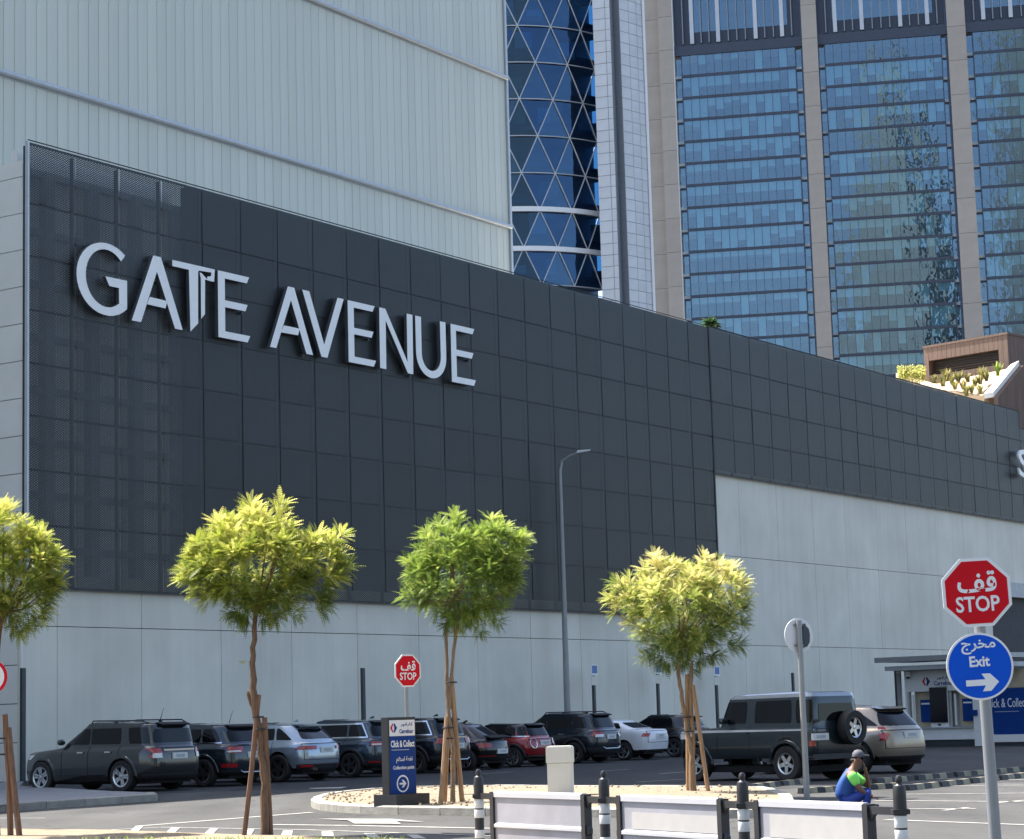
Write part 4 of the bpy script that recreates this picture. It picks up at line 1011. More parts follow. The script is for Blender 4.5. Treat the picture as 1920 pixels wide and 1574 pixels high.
    me.loops.add(nq*4); me.loops.foreach_set('vertex_index', Fq.astype(np.int32))
    me.polygons.add(nq); me.polygons.foreach_set('loop_start', np.arange(0, nq*4, 4, dtype=np.int32))
    me.update(calc_edges=True); me.materials.append(mt)
    rs_ = np.random.RandomState(len(fr_b)); tt = np.clip(np.array(fr_t)[:, None]+rs_.normal(0, .07, (Nf, len(tf))), 0, 1).repeat(4, axis=1).reshape(-1)
    at_ = me.attributes.new('tint', 'FLOAT', 'POINT'); at_.data.foreach_set('value', tt.astype(np.float32))
    # limbs
    for _ in range(16):
        p, o, _s = random.choice(ros); st_ = top.lerp(P(*trunks[0][-2][:2]), random.uniform(0, .25)); mid = st_.lerp(p, .5)+Vector((0, 0, -.08)); tr.path([(st_, .022), (mid, .015), (p, .007)], 6)
    tr.obj('trunk', M_bark if mstake is M_stake else M_barkl, t, smooth='auto')
    struct(link('crown', me, t), 'stuff')
    for (xa, ya, xb, yb, rpx, dy) in stakes:
        a, b = P(xa, ya, 0), P(xb, yb, dy)
        if b.z > -.05: b = a+(b-a)*((a.z+.02)/(a.z-b.z))
        mm = MB(); mm.path([(a, rpx/ppm), (a.lerp(b, .5)+Vector((random.gauss(0, .01), 0, 0)), rpx/ppm*1.02), (b, rpx/ppm*1.05)], 8); mm.obj('stake', mstake, t, smooth='auto')
    for (x, y, wpx) in ties:
        c = P(x, y); mm = MB(); mm.lathe([(wpx/ppm, -.012), (wpx/ppm*1.05, 0), (wpx/ppm, .014)], 12, c=c); mm.obj('tie', M_black, t, smooth='auto')
    return t
random.seed(11)
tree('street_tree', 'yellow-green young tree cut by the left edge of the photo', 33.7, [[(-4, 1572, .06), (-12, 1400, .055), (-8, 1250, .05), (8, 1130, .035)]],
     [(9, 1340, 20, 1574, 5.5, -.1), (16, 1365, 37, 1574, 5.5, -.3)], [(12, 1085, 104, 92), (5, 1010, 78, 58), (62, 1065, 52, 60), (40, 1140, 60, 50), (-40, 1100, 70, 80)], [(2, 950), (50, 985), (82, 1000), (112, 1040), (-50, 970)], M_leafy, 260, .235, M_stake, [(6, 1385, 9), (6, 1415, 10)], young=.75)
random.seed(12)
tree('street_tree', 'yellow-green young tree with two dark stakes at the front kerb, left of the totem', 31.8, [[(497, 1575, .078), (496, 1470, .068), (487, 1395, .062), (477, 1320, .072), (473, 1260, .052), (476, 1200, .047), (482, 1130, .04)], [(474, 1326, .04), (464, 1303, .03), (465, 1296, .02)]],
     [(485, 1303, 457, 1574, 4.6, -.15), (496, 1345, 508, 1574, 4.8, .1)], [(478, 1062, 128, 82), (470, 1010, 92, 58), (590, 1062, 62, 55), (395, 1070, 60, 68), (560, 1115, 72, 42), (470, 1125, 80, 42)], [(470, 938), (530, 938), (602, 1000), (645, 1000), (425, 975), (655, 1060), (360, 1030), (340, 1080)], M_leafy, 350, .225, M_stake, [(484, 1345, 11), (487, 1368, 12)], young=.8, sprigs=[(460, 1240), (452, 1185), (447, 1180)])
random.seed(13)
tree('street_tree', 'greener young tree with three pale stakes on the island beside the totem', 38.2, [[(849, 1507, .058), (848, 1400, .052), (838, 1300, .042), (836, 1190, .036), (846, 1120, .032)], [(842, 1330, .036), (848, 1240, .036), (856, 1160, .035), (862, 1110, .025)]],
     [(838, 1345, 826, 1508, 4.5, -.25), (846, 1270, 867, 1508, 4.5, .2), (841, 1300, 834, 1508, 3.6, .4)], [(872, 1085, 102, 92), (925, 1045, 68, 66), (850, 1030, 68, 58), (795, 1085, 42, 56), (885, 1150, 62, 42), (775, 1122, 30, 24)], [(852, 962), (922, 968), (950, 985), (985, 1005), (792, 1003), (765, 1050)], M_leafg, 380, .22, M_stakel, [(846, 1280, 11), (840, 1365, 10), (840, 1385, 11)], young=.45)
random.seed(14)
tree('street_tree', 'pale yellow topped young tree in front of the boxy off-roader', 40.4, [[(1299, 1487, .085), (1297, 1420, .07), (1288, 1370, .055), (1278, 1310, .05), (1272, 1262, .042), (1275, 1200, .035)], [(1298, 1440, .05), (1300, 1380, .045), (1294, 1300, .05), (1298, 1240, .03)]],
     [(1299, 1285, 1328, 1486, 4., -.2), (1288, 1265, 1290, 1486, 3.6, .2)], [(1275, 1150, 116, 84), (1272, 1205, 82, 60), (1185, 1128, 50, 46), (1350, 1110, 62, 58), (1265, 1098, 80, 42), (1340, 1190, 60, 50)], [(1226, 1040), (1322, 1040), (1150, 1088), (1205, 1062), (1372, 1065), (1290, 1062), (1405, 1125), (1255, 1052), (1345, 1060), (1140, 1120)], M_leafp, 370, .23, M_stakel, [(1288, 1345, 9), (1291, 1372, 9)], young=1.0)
# ================================================================== CARS
def se(q, n): return max(0., 1-abs(q)**n)**(1/n)
class Car:
    def __init__(s, rings, xc, nf, nr): s.r = rings; s.xc = xc; s.nf = nf; s.nr = nr
    def ring(s, t):
        t = max(0, min(len(s.r)-1-1e-6, t)); i = int(t); f = t-i
        return [a+(b-a)*f for a, b in zip(s.r[i], s.r[i+1])]
    def zx(s, g_, x):
        zf, zr, xf, xr, w_ = g_; b = (x-xr)/(xf-xr); return zr+(zf-zr)*max(0, min(1, b))
    def side(s, t, x):
        g_ = s.ring(t); zf, zr, xf, xr, w_ = g_
        q = (x-s.xc)/((xf-s.xc) if x > s.xc else (s.xc-xr)); y = w_*se(min(1, abs(q)), s.nf if x > s.xc else s.nr)
        return Vector((x, y, s.zx(g_, x)))
    def rear(s, t, y):
        g_ = s.ring(t); zf, zr, xf, xr, w_ = g_
        x = s.xc-(s.xc-xr)*se(min(1, abs(y)/w_), s.nr); return Vector((x, y, s.zx(g_, x)))
    def tz(s, z, x=None):
        lo, hi = 0, len(s.r)-1
        for _ in range(40):
            m = (lo+hi)/2; g_ = s.ring(m); zz = g_[1] if x is None else s.zx(g_, x)
            if zz < z: lo = m
            else: hi = m
        return lo
    def wrap(s, t, xs, ye, n=12):
        """points on ring t from side x=xs round the rear corner to rear y=ye"""
        g_ = s.ring(t); zf, zr, xf, xr, w_ = g_; pts = []
        yc = .86*w_; xk = s.rear(t, yc).x
        for i in range(30): pts.append(s.side(t, xs+(xk-xs)*i/30))
        for i in range(40): pts.append(s.rear(t, yc+(ye-yc)*i/39))
        ds = [0]
        for a, b in zip(pts, pts[1:]): ds.append(ds[-1]+(b-a).length)
        out = []; k = 0
        for i in range(n+1):
            d = ds[-1]*i/n
            while k < len(ds)-2 and ds[k+1] < d: k += 1
            out.append(pts[k].lerp(pts[k+1], (d-ds[k])/max(1e-9, ds[k+1]-ds[k])))
        return out
    def body(s, wheels, Ra, roof_from=None):
        ef = [0, .3, .55, .72, .84, .92, .97]
        hl = [(se(y, s.nf), y) for y in ef]
        q0 = se(.97, s.nf); N = 48
        hl += [(q0*(1-i/N), None) for i in range(1, N)]
        q1 = se(.97, s.nr); hl += [(-q1*i/N, None) for i in range(0, N)]
        hl += [(-se(y, s.nr), y) for y in reversed(ef)]
        ts = []
        for i in range(len(s.r)-1):
            for k in (0, .5): ts.append(i+k)
        ts.append(len(s.r)-1)
        mb = MB(); H = len(hl); loops = []
        zp = {}
        for ti_, t in enumerate(ts):
            g_ = s.ring(t); zf, zr, xf, xr, w_ = g_; lp_ = []
            for j, (q, yf) in enumerate(hl):
                a = (xf-s.xc) if q > 0 else (s.xc-xr); n = s.nf if q > 0 else s.nr
                x = s.xc+q*a; y = w_*(yf if yf is not None else se(q, n)); z = s.zx(g_, x)
                for xw, zw in wheels:
                    if abs(x-xw) < Ra: z = max(z, zw+math.sqrt(Ra*Ra-(x-xw)**2)+.006*ti_)
                lp_.append((x, y, z))
            loops.append(lp_)
        V = []
        for lp_ in loops: V += lp_+[(x, -y, z) for x, y, z in reversed(lp_[1:-1])]
        n = len(hl)*2-2; F = []; Mi = []
        for i in range(len(ts)-1):
            for j in range(n):
                F.append((i*n+j, i*n+(j+1) % n, (i+1)*n+(j+1) % n, (i+1)*n+j)); Mi.append(1 if roof_from is not None and ts[i] >= roof_from else 0)
        k = (len(ts)-1)*n
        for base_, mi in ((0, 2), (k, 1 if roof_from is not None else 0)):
            for j in range(H-1):
                a, b = base_+j, base_+j+1; c = base_+(n-(j+1)) % n; d = base_+(n-j) % n
                f = [a, b, c, d]; f = list(dict.fromkeys(f))
                if len(f) > 2: F.append(tuple(f)); Mi.append(mi)
        mb.v = V; mb.f = F; mb.m = Mi
        return mb
def grid(rows, off=None):
    mb = MB(); n = len(rows[0]); v = []
    for r_ in rows: v += r_
    return mb.add(v, [(i*n+j, i*n+j+1, (i+1)*n+j+1, (i+1)*n+j) for i in range(len(rows)-1) for j in range(n-1)])
def side_patch(c, t0, t1, xb0, xb1, xt0, xt1, off=.008, sgn=1, nr=6, nc=8, round_=0.):
    rows = []
    for i in range(nr+1):
        f = i/nr; t = t0+(t1-t0)*f; a = xb0+(xt0-xb0)*f; b = xb1+(xt1-xb1)*f
        e = round_*(abs(2*f-1)**4); rows.append([(p.x, sgn*(p.y+off), p.z+off*.3) for p in (c.side(t, a+e+(b-a-2*e)*j/nc) for j in range(nc+1))])
    return grid(rows)
def rear_patch(c, t0, t1, yb, yt, off=.008, y0=None, nr=6, nc=16, round_=0.):
    rows = []
    for i in range(nr+1):
        f = i/nr; t = t0+(t1-t0)*f; w_ = yb+(yt-yb)*f-round_*(abs(2*f-1)**4)
        rows.append([(p.x-off, p.y, p.z+off*.4) for p in (c.rear(t, -w_+2*w_*j/nc) for j in range(nc+1))])
    return grid(rows)
def wrap_patch(c, rows_, off=.008, sgn=1, n=12):
    """rows (z, side x, rear y)"""
    rows = []
    for z, xs, ye in rows_:
        pts = c.wrap(c.tz(z), xs, ye, n); o = []
        for i, p in enumerate(pts):
            d = pts[min(i+1, n)]-pts[max(i-1, 0)]; nn = Vector((d.y, -d.x, 0)); nn.normalize()
            if nn.x > 0 or nn.y < -.2: nn = -nn
            q = p+nn*off; o.append((q.x, sgn*q.y, q.z))
        rows.append(o)
    return grid(rows)

def spoke_rim(r, n, mat, twin=False):
    mm = MB(); mm.lathe([(r*.86, .0), (r, -.012), (r*1.0, .02), (r*.92, .06), (r*.86, .1)], 28, axis='y')
    mm.lathe([(0, .0), (r*.2, .005), (r*.22, .04)], 16, axis='y')
    for k in range(n):
        for tw in ((-.09, .09) if twin else (0,)):
            a = 2*math.pi*k/n+.3; rot = Matrix.Rotation(a, 3, 'Y')
            w0, w1 = (.030, .022) if twin else (.05, .036)
            w0 *= r/.23; w1 *= r/.23; b = tw*r
            vs = [(b*.4-w0, .012, r*.15), (b*.4+w0, .012, r*.15), (b*1.7+w1, .004, r*.9), (b*1.7-w1, .004, r*.9)]
            vs += [(x, y+.035, z) for x, y, z in vs]
            mm.add([tuple(rot @ Vector(v)) for v in vs], [(0, 1, 2, 3), (7, 6, 5, 4), (0, 4, 5, 1), (1, 5, 6, 2), (2, 6, 7, 3), (3, 7, 4, 0)])
    return mm.mesh('rim', mat, 'auto')
def wheel_set(car, xs, yw, rw, rr, mat, n, twin, wd=.23):
    pr = [(rr, .0), (rr+.015, -.01), (rw-.03, -.006), (rw-.006, .02), (rw, .05), (rw, wd-.05), (rw-.006, wd-.02), (rw-.03, wd), (rr, wd)]
    ty = MB().lathe(pr, 32, axis='y').mesh('wheel', M_tyre, 'auto'); rm = spoke_rim(rr*1.02, n, mat, twin)
    dk = MB().lathe([(0, .075), (rr, .075)], 20, axis='y').mesh('brake_disc', M_arch)
    for x in xs:
        for sg in (1, -1):
            o = link('wheel', ty, car, (x, sg*yw, rw)); o.rotation_euler = (0, random.uniform(0, 1.2), math.pi if sg > 0 else 0)
            link('rim', rm, o); link('brake_disc', dk, o)

def make_car(name, label, P, head, sp, group):
    """P = ground contact of the rear left wheel"""
    W, H, wb, ro, L = sp['W'], sp['H'], sp['wb'], sp['ro'], sp['L']
    B, F = -ro, L-ro; rw = sp.get('rw', .36); hz, bz, cz = sp['hz'], sp['bz'], sp['cz']
    cowl, header, gbx, rrx, rz, rf = sp['cowl'], sp['header'], sp['gbx'], sp['rrx'], sp['rz'], sp['rf']
    xc = sp.get('xc', wb*.42); yw = W/2-.015
    if 'rings' in sp: rings = sp['rings']
    else:
        dz = sp.get('deck')
        rings = [(.22, .30, F-.14, B+.16, W*.455), (.33, .38, F-.03, B+.045, W*.49), (.56, .58, F, B, W*.5), (.76, bz-.24, F-.03, B+.015, W*.499),
                 (hz-.03, bz-.08, F-.13, B+.05, W*.488), (hz+.015, bz-.03, F-.32, B+.07, W*.472), (cz, bz, cowl, gbx, W*.452), (cz+.025, bz+.025, cowl-.06, gbx+.02, W*.447),
                 (H-.14, rz-.05, header, rrx, W*rf+.035), (H-.06, rz-.01, header-.12, rrx+.05, W*rf), (H-.02, rz+.02, header-.45, rrx+.3, W*rf*.8), (H, min(H, rz+.03), xc+.45, xc-.65, W*rf*.45)]
    c = Car(rings, xc, sp.get('nf', 3.6), sp.get('nr', 5.5))
    rot = Matrix.Rotation(head, 3, 'Z'); loc_ = Vector(P)-rot @ Vector((0, yw-.1, 0)); loc_.z = 0
    car = thing(name, label, 'car', loc_, head, group)
    Ra = rw+.055; wh = [(0, rw), (wb, rw)]
    pm_ = sp['paint']; b = c.body(wh, Ra, sp.get('roof_from'))
    b.obj('body', [pm_, sp.get('roofmat', pm_), M_arch], car, smooth='auto')
    wheel_set(car, (0, wb), yw, rw, sp.get('rr', .235), sp.get('rim', M_rim), sp.get('spokes', 5), sp.get('twin', False))
    iw = 7
    T0_, T1_ = iw+.10, iw+.90
    for sg in (1, -1):
        for w_ in sp['windows']: side_patch(c, T0_, T1_, *w_, sgn=sg, round_=.02).obj('side_window', M_glassc, car, smooth=True)
        if sp.get('trim'):
            xs0 = min(w_[0] for w_ in sp['windows']); xs1 = max(w_[1] for w_ in sp['windows'])
            side_patch(c, T0_-.12, T0_-.02, xs0-.05, xs1+.02, xs0-.05, xs1+.02, sgn=sg, nr=1, nc=20, off=.013).obj('window_trim', M_chrome, car, smooth=True)
            w0 = sp['windows'][-1]
            if sp['trim'] == 2: side_patch(c, T0_-.05, T1_+.03, w0[0]-.055, w0[0]-.015, w0[2]-.055, w0[2]-.015, sgn=sg, nr=6, nc=1, off=.013).obj('window_trim', M_chrome, car, smooth=True); side_patch(c, T1_+.0, T1_+.08, w0[2]-.05, xs1-.9, w0[2]-.05, xs1-.9, sgn=sg, nr=1, nc=14, off=.013).obj('window_trim', M_chrome, car, smooth=True)
        for xd in sp['doors']:
            side_patch(c, c.tz(.36, xd), iw, xd-.007, xd+.007, xd-.007, xd+.007, sgn=sg, nr=6, nc=1, off=.004).obj('door_seam', M_arch, car)
        for xh in sp['handles']:
            p = c.side(c.tz(bz-.12, xh), xh); MB().box(xh-.1, xh+.1, sg*p.y-.005, sg*(p.y)+sg*.035 if sg > 0 else sg*p.y+.005, p.z-.018, p.z+.018).obj('door_handle', sp.get('handlemat', pm_), car) if sg > 0 else MB().box(xh-.1, xh+.1, -p.y-.035, -p.y+.005, p.z-.018, p.z+.018).obj('door_handle', sp.get('handlemat', pm_), car)
        # mirror
        mx_ = cowl-.32; p = c.side(iw+.05, mx_); mm = MB()
        mm.lathe([(0, -.11), (.06, -.10), (.085, -.05), (.09, .03), (.07, .09), (0, .11)], 10, axis='y', c=(0, 0, 0))
        o = mm.obj('mirror', sp.get('mirrormat', pm_), car, (mx_, sg*(p.y+.13), p.z+.09), smooth='auto'); o.scale = (.8, 1, .9)
        # cladding round arches and sill
        if sp.get('clad'):
            for xw in (0, wb):
                st_ = []
                for k in range(17):
                    a = math.pi*k/16; rws = []
                    for r_, of in ((Ra-.01, .0), (Ra, .018), (Ra+.06, .018), (Ra+.075, .0)):
                        x, z = xw+r_*math.cos(a), rw+r_*math.sin(a); q = c.side(c.tz(max(z, .34), x), x); rws.append((x, sg*(q.y+of), z))
                    st_.append(rws)
                grid(st_).obj('arch_cladding', sp['clad'], car, smooth='auto')
            x0, x1 = Ra+.02, wb-Ra-.02
            side_patch(c, c.tz(.25, wb/2), c.tz(.43, wb/2), x0, x1, x0, x1, sgn=sg, nr=2, nc=10, off=.012).obj('sill_cladding', sp['clad'], car, smooth=True)
        lm_ = sp['lamps']
        wrap_patch(c, lm_, sgn=sg, off=.012).obj('tail_light', M_lampr, car, smooth=True)
        if sp.get('lampw'): wrap_patch(c, sp['lampw'], sgn=sg, off=.016, n=8).obj('reversing_light', M_lampw, car, smooth=True)
        if sp.get('refl'): wrap_patch(c, sp['refl'], sgn=sg, off=.02, n=8).obj('reflector', M_lampr, car, smooth=True)
        # headlight
        hp_ = []
        for z, x0, x1 in ((hz-.18, F-.55, F-.13), (hz-.06, F-.75, F-.2)):
            hp_.append([(p_.x, sg*(p_.y+.01), p_.z) for p_ in (c.side(c.tz(z, F-.3), x0+(x1-x0)*j/6) for j in range(7))])
        grid(hp_).obj('headlight', M_lampw, car, smooth=True)
    if sp.get('rails'):
        for sg in (1, -1):
            pts = []
            x0, x1 = rrx+.18, header-.15
            for k in range(11):
                x = x0+(x1-x0)*k/10; q = c.side(9, x); up_ = .075*(1 if 0 < k < 10 else .1); pts.append(((x, sg*(q.y-.02), q.z+up_), .018))
            mm = MB(); mm.path(pts, 8); q = c.side(9, (x0+x1)/2); mm.box((x0+x1)/2-.05, (x0+x1)/2+.05, sg*q.y-.03, sg*q.y+.01, q.z-.02, q.z+.07); mm.obj('roof_rail', sp['rails'], car, smooth='auto')
    # glazing front and rear
    rg = sp['rearglass']; rear_patch(c, iw+rg[0], iw+rg[1], rg[2], rg[3], round_=.03).obj('rear_window', M_glassc, car, smooth=True)
    rows = []
    for i in range(6):
        t = iw+.1+.8*i/5; g_ = c.ring(t); w_ = g_[4]*.86
        rows.append([(xc+(g_[2]-xc)*se(abs(y)/g_[4], c.nf)+.008, y, g_[0]+.004) for y in (-w_+2*w_*j/12 for j in range(13))])
    grid(rows).obj('windscreen', M_glassc, car, smooth=True)
    if sp.get('spoiler'):
        s0, hw, ln = sp['spoiler']; zt = rz-.005; mm = MB()
        rr_ = [c.rear(8.9, -hw+2*hw*j/12) for j in range(13)]
        up_ = [(p.x+.04, p.y, p.z+.035) for p in rr_]; bk = [(p.x-ln, p.y*.97, p.z-.02) for p in rr_]; bk2 = [(p.x-ln+.015, p.y*.97, p.z-.055) for p in rr_]; lo_ = [(p.x+.02, p.y, p.z-.045) for p in rr_]
        grid([up_, bk, bk2, lo_]).obj('spoiler', s0, car, smooth='auto')
    # rear bumper insert, plate, badge bar
    bl = sp.get('bumper', .5)
    if bl:
        zs_ = [.31, .36, (bl+.36)/2, bl]
        for sg in (1, -1): wrap_patch(c, [(z, B+.42, 0) for z in zs_], sgn=sg, off=.014, n=22).obj('rear_bumper', sp.get('bumpmat', M_plastic), car, smooth=True)
    for zz in (.60, bz-.045):
        rear_patch(c, c.tz(zz-.006), c.tz(zz+.006), W*.40, W*.40, off=.006, nr=1, nc=14).obj('tailgate_seam', M_arch, car)
    for yy in (W*.395, -W*.395):
        rows = [[(p.x-.006, p.y, p.z) for p in (c.rear(c.tz(.60+(bz-.65)*i/5), yy-.006+.012*j) for j in (0, 1))] for i in range(6)]
        grid(rows).obj('tailgate_seam', M_arch, car)
    pz, px_ = sp['plate'], sp.get('platey', 0)
    q = c.rear(c.tz(pz), px_); MB().box(q.x-.03, q.x+.02, px_-.27, px_+.27, pz-.075, pz+.075).obj('number_plate', M_platew, car)
    MB().box(q.x-.035, q.x-.031, px_-.16, px_+.15, pz-.035, pz+.035).obj('plate_digits', M_kioskg, car) if sp.get('digits', True) else None
    if sp.get('bar'):
        z, hw, mt = sp['bar']; q = c.rear(c.tz(z), 0); rows = [[(p.x-.025, p.y, zz) for p in (c.rear(c.tz(z), -hw+2*hw*j/10) for j in range(11))] for zz in (z-.022, z+.022)]
        grid(rows).obj('trim_bar', mt, car, smooth=True)
    if sp.get('skid'):
        z, hw, mt = sp['skid']; pts = [((c.rear(c.tz(z), y).x-.03, y, z+(.05 if abs(y) > hw*.95 else 0)), .025) for y in (-hw+2*hw*j/10 for j in range(11))]; MB().path(pts, 8).obj('skid_bar', mt, car, smooth='auto')
    if sp.get('exh'):
        for y in sp['exh']: MB().lathe([(.035, 0), (.035, .15), (.028, .15), (.028, 0)], 12, axis='x', c=(B+.02, y, .34), close=True).obj('exhaust', M_chrome, car, smooth='auto')
    if sp.get('fin'):
        xq = rrx+.45; q = c.side(9.9, xq); MB().prism([(xq-.1, 0), (xq+.1, 0), (xq-.02, .06), (xq-.09, .075)], -.015, .015).obj('antenna', pm_, car, (0, 0, H-.02))
    if sp.get('whip'): xq = rrx+.35; MB().path([((xq, .1, H-.04), .012), ((xq-.14, .1, H+.30), .004)], 6).obj('antenna', M_black, car)
    # wiper, under-body shadow box
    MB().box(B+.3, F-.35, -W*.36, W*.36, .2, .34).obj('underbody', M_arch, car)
    return car, c

HR = math.atan2(fD.x*1.0, -fn.x) if False else math.atan2(-fn.y, -fn.x)
def onS(px, s):
    v = ray(px, 1450); t = (s-DF)/(v.x*fn.x+v.y*fn.y); p = Vector((v.x*t, v.y*t, 0))
    for _ in range(20):       # column follows the roll of the camera
        y = 787-FPX*((p-Vector((0, 0, EYE))).dot(up))/((p-Vector((0, 0, EYE))).dot(fw)); v = ray(px, y); t = (s-DF)/(v.x*fn.x+v.y*fn.y); p = Vector((v.x*t, v.y*t, 0))
    return p
PG = 'cars parked nose-in along the wall'
p_gun = paint('paint_gunmetal', (.040, .044, .047), .6, .18); p_dblue = paint('paint_slate', (.030, .042, .056), .6, .18); p_silb = paint('paint_silver_blue', (.33, .39, .45), .6)
p_gblue = paint('paint_grey_blue', (.05, .07, .095), .6, .18); p_black = paint('paint_black', (.008, .009, .011), .2, .2); p_navy = paint('paint_dark_navy', (.008, .016, .026), .3, .25)
p_red = paint('paint_red', (.26, .010, .014), .25, .25); p_white = paint('paint_white', (.72, .73, .76), 0, .3); p_dgrey = paint('paint_dark_grey', (.022, .028, .036), .6, .18)
p_green = paint('paint_dark_green', (.013, .023, .029), .35, .3); p_silver = paint('paint_silver', (.34, .36, .38), .6, .3); p_gold = paint('paint_champagne', (.31, .265, .21), .6, .3)
def suv(**k):
    d = dict(W=1.95, H=1.74, wb=2.78, ro=.95, L=4.75, hz=.98, bz=1.10, cz=1.10, cowl=2.55, header=1.55, gbx=-.80, rrx=-.55, rz=1.66, rf=.40,
             windows=[(1.22, 2.16, 1.2, 1.62), (.18, 1.14, .16, 1.12), (-.48, .10, -.28, .08)], doors=[2.05, 1.18, .22], handles=[1.42, .45], lamps=[(.86, -.5, .5), (1.02, -.62, .48)],
             rearglass=(.12, .80, .66, .60), plate=.80, bumper=.52, spoiler=(M_plastic, .55, .18), clad=M_plastic, nr=6, rails=None)
    d.update(k); return d
S_ = 9.2
make_car('parked_car', 'gunmetal grey large off-road wagon at the left end of the parked row', onS(232, S_), HR, suv(W=2.0, H=1.79, wb=2.86, ro=1.10, L=5.02, hz=1.02, bz=1.13, cz=1.14, cowl=2.55, header=1.50, gbx=-1.0, rrx=-.86, rz=1.71, rf=.405, rw=.40, rr=.265,
         windows=[(1.20, 2.20, 1.18, 1.62), (.10, 1.14, .10, 1.12), (-.82, -.20, -.72, -.14)], lamps=[(.86, -.86, .62), (.98, -.95, .60), (1.08, -.72, .64)], lampw=[(.84, -1.04, .62), (.96, -1.04, .62)], paint=p_gun, clad=p_gun, rails=M_steel, bar=(1.03, .56, M_chrome), plate=.88, digits=True, handlemat=M_chrome, rim=M_rim, spokes=5, twin=True, whip=True, nr=7, rearglass=(.14, .80, .74, .68), doors=[2.1, 1.16, .1], bumper=.45), PG)
make_car('parked_car', 'dark slate wagon, second in the row, partly behind the front tree stakes', onS(385, S_), HR, suv(W=1.9, H=1.69, L=4.8, ro=1.0, paint=p_dblue, trim=1, rz=1.6, rrx=-.55, gbx=-.86, lamps=[(.88, -.72, .45), (.98, -.80, .40), (1.04, -.74, .42)], lampw=[(.90, -.88, .50), (.94, -.9, .50)], refl=[(.50, -.6, .62), (.60, -.6, .62)], skid=(.36, .5, M_chrome), whip=True, rim=M_rimd, rr=.25, rw=.37, plate=.82, clad=p_dblue, bumper=.42, nr=5), PG)
make_car('parked_car', 'silver blue crossover with sloping rear window, third in the row', onS(525, S_), HR, suv(W=1.93, H=1.65, L=4.73, wb=2.87, ro=1.0, paint=p_silb, rz=1.55, rrx=-.35, gbx=-.88, bz=1.08, rf=.38, windows=[(1.25, 2.2, 1.2, 1.65), (.2, 1.17, .22, 1.12), (-.40, .12, .05, .16)], lamps=[(.88, -.55, .42), (.96, -.62, .40), (.98, -.70, .46)], rim=M_rimd, rr=.27, rw=.38, plate=.86, clad=None, trim=0, bumper=.48, exh=(.55, .45), rearglass=(.16, .82, .66, .55), refl=[(.40, -.75, .55), (.46, -.75, .55)], spoiler=(p_silb, .55, .24), fin=True, nr=4.6), PG)
make_car('parked_car', 'grey blue crossover with chrome window line half hidden by the totem', onS(660, S_), HR, suv(W=1.9, H=1.69, L=4.67, paint=p_gblue, trim=2, rz=1.60, lamps=[(.90, -.62, .25), (.98, -.70, .22), (1.02, -.66, .3)], lampw=[(.92, -.85, .35), (.96, -.85, .35)], refl=[(.42, -.6, .6), (.46, -.6, .6)], rim=M_rimd, rr=.25, fin=True, rails=None, skid=(.36, .5, M_chrome), clad=M_plastic, nr=4.8), PG)
make_car('parked_car', 'dark wagon with pale window outline between the totem and the island tree', onS(783, S_), HR, suv(W=1.9, H=1.70, L=4.75, paint=p_dgrey, trim=2, rz=1.62, lamps=[(.88, -.66, .40), (1.0, -.74, .36), (1.04, -.7, .4)], rim=M_rimd, fin=True, clad=M_plastic, skid=(.38, .55, M_chrome), bar=(1.05, .5, M_chrome), rf=.40), PG)
make_car('parked_car', 'low black coupe with rounded roof and rear wing behind the island tree', onS(876, S_), HR, suv(W=1.81, H=1.49, wb=2.54, ro=.80, L=4.28, hz=.86, bz=.93, cz=.98, cowl=2.05, header=1.25, gbx=-.62, rrx=.15, rz=1.40, rf=.36, rw=.33, windows=[(.62, 1.72, .58, 1.2), (-.15, .54, .2, .5)], doors=[1.75, .6], handles=[.82], lamps=[(.68, -.40, .46), (.78, -.5, .44), (.82, -.42, .48)], plate=.56, bumper=.40, clad=None, paint=p_black, spoiler=None, rearglass=(.1, .9, .62, .50), nr=3.4, nf=3., fin=True, refl=[(.42, -.5, .3), (.44, -.5, .3)]), PG)
cr, c_ = make_car('parked_car', 'red small hatchback with black roof and chrome ringed tail lights', onS(965, S_), HR, suv(W=1.73, H=1.42, wb=2.5, ro=.72, L=3.85, hz=.86, bz=.93, cz=.97, cowl=2.02, header=1.35, gbx=-.60, rrx=-.35, rz=1.36, rf=.40, rw=.32, rr=.225, windows=[(.80, 1.78, .78, 1.42), (-.05, .72, -.02, .7), (-.44, -.12, -.3, -.1)], doors=[1.72, .78], handles=[.95], lamps=[(.64, -.52, .56), (.70, -.6, .47), (.80, -.6, .47), (.86, -.52, .56)], plate=.76, bumper=.36, clad=M_plastic, paint=p_red, roof_from=7.05, roofmat=p_black, spoiler=(p_black, .5, .16), rearglass=(.1, .82, .60, .52), nr=5, fin=False, trim=1, spokes=8, mirrormat=M_chrome), PG)
for sg in (1, -1):   # chrome lamp rings
    pts = []
    for k in range(21):
        a = 2*math.pi*k/20; z = .75+.155*math.cos(a); yv = .575+.105*math.sin(a); q = c_.rear(c_.tz(z), yv); pts.append(((q.x-.02, sg*q.y, z), .016))
    MB().path(pts, 6).obj('lamp_ring', M_chrome, cr, smooth='auto')
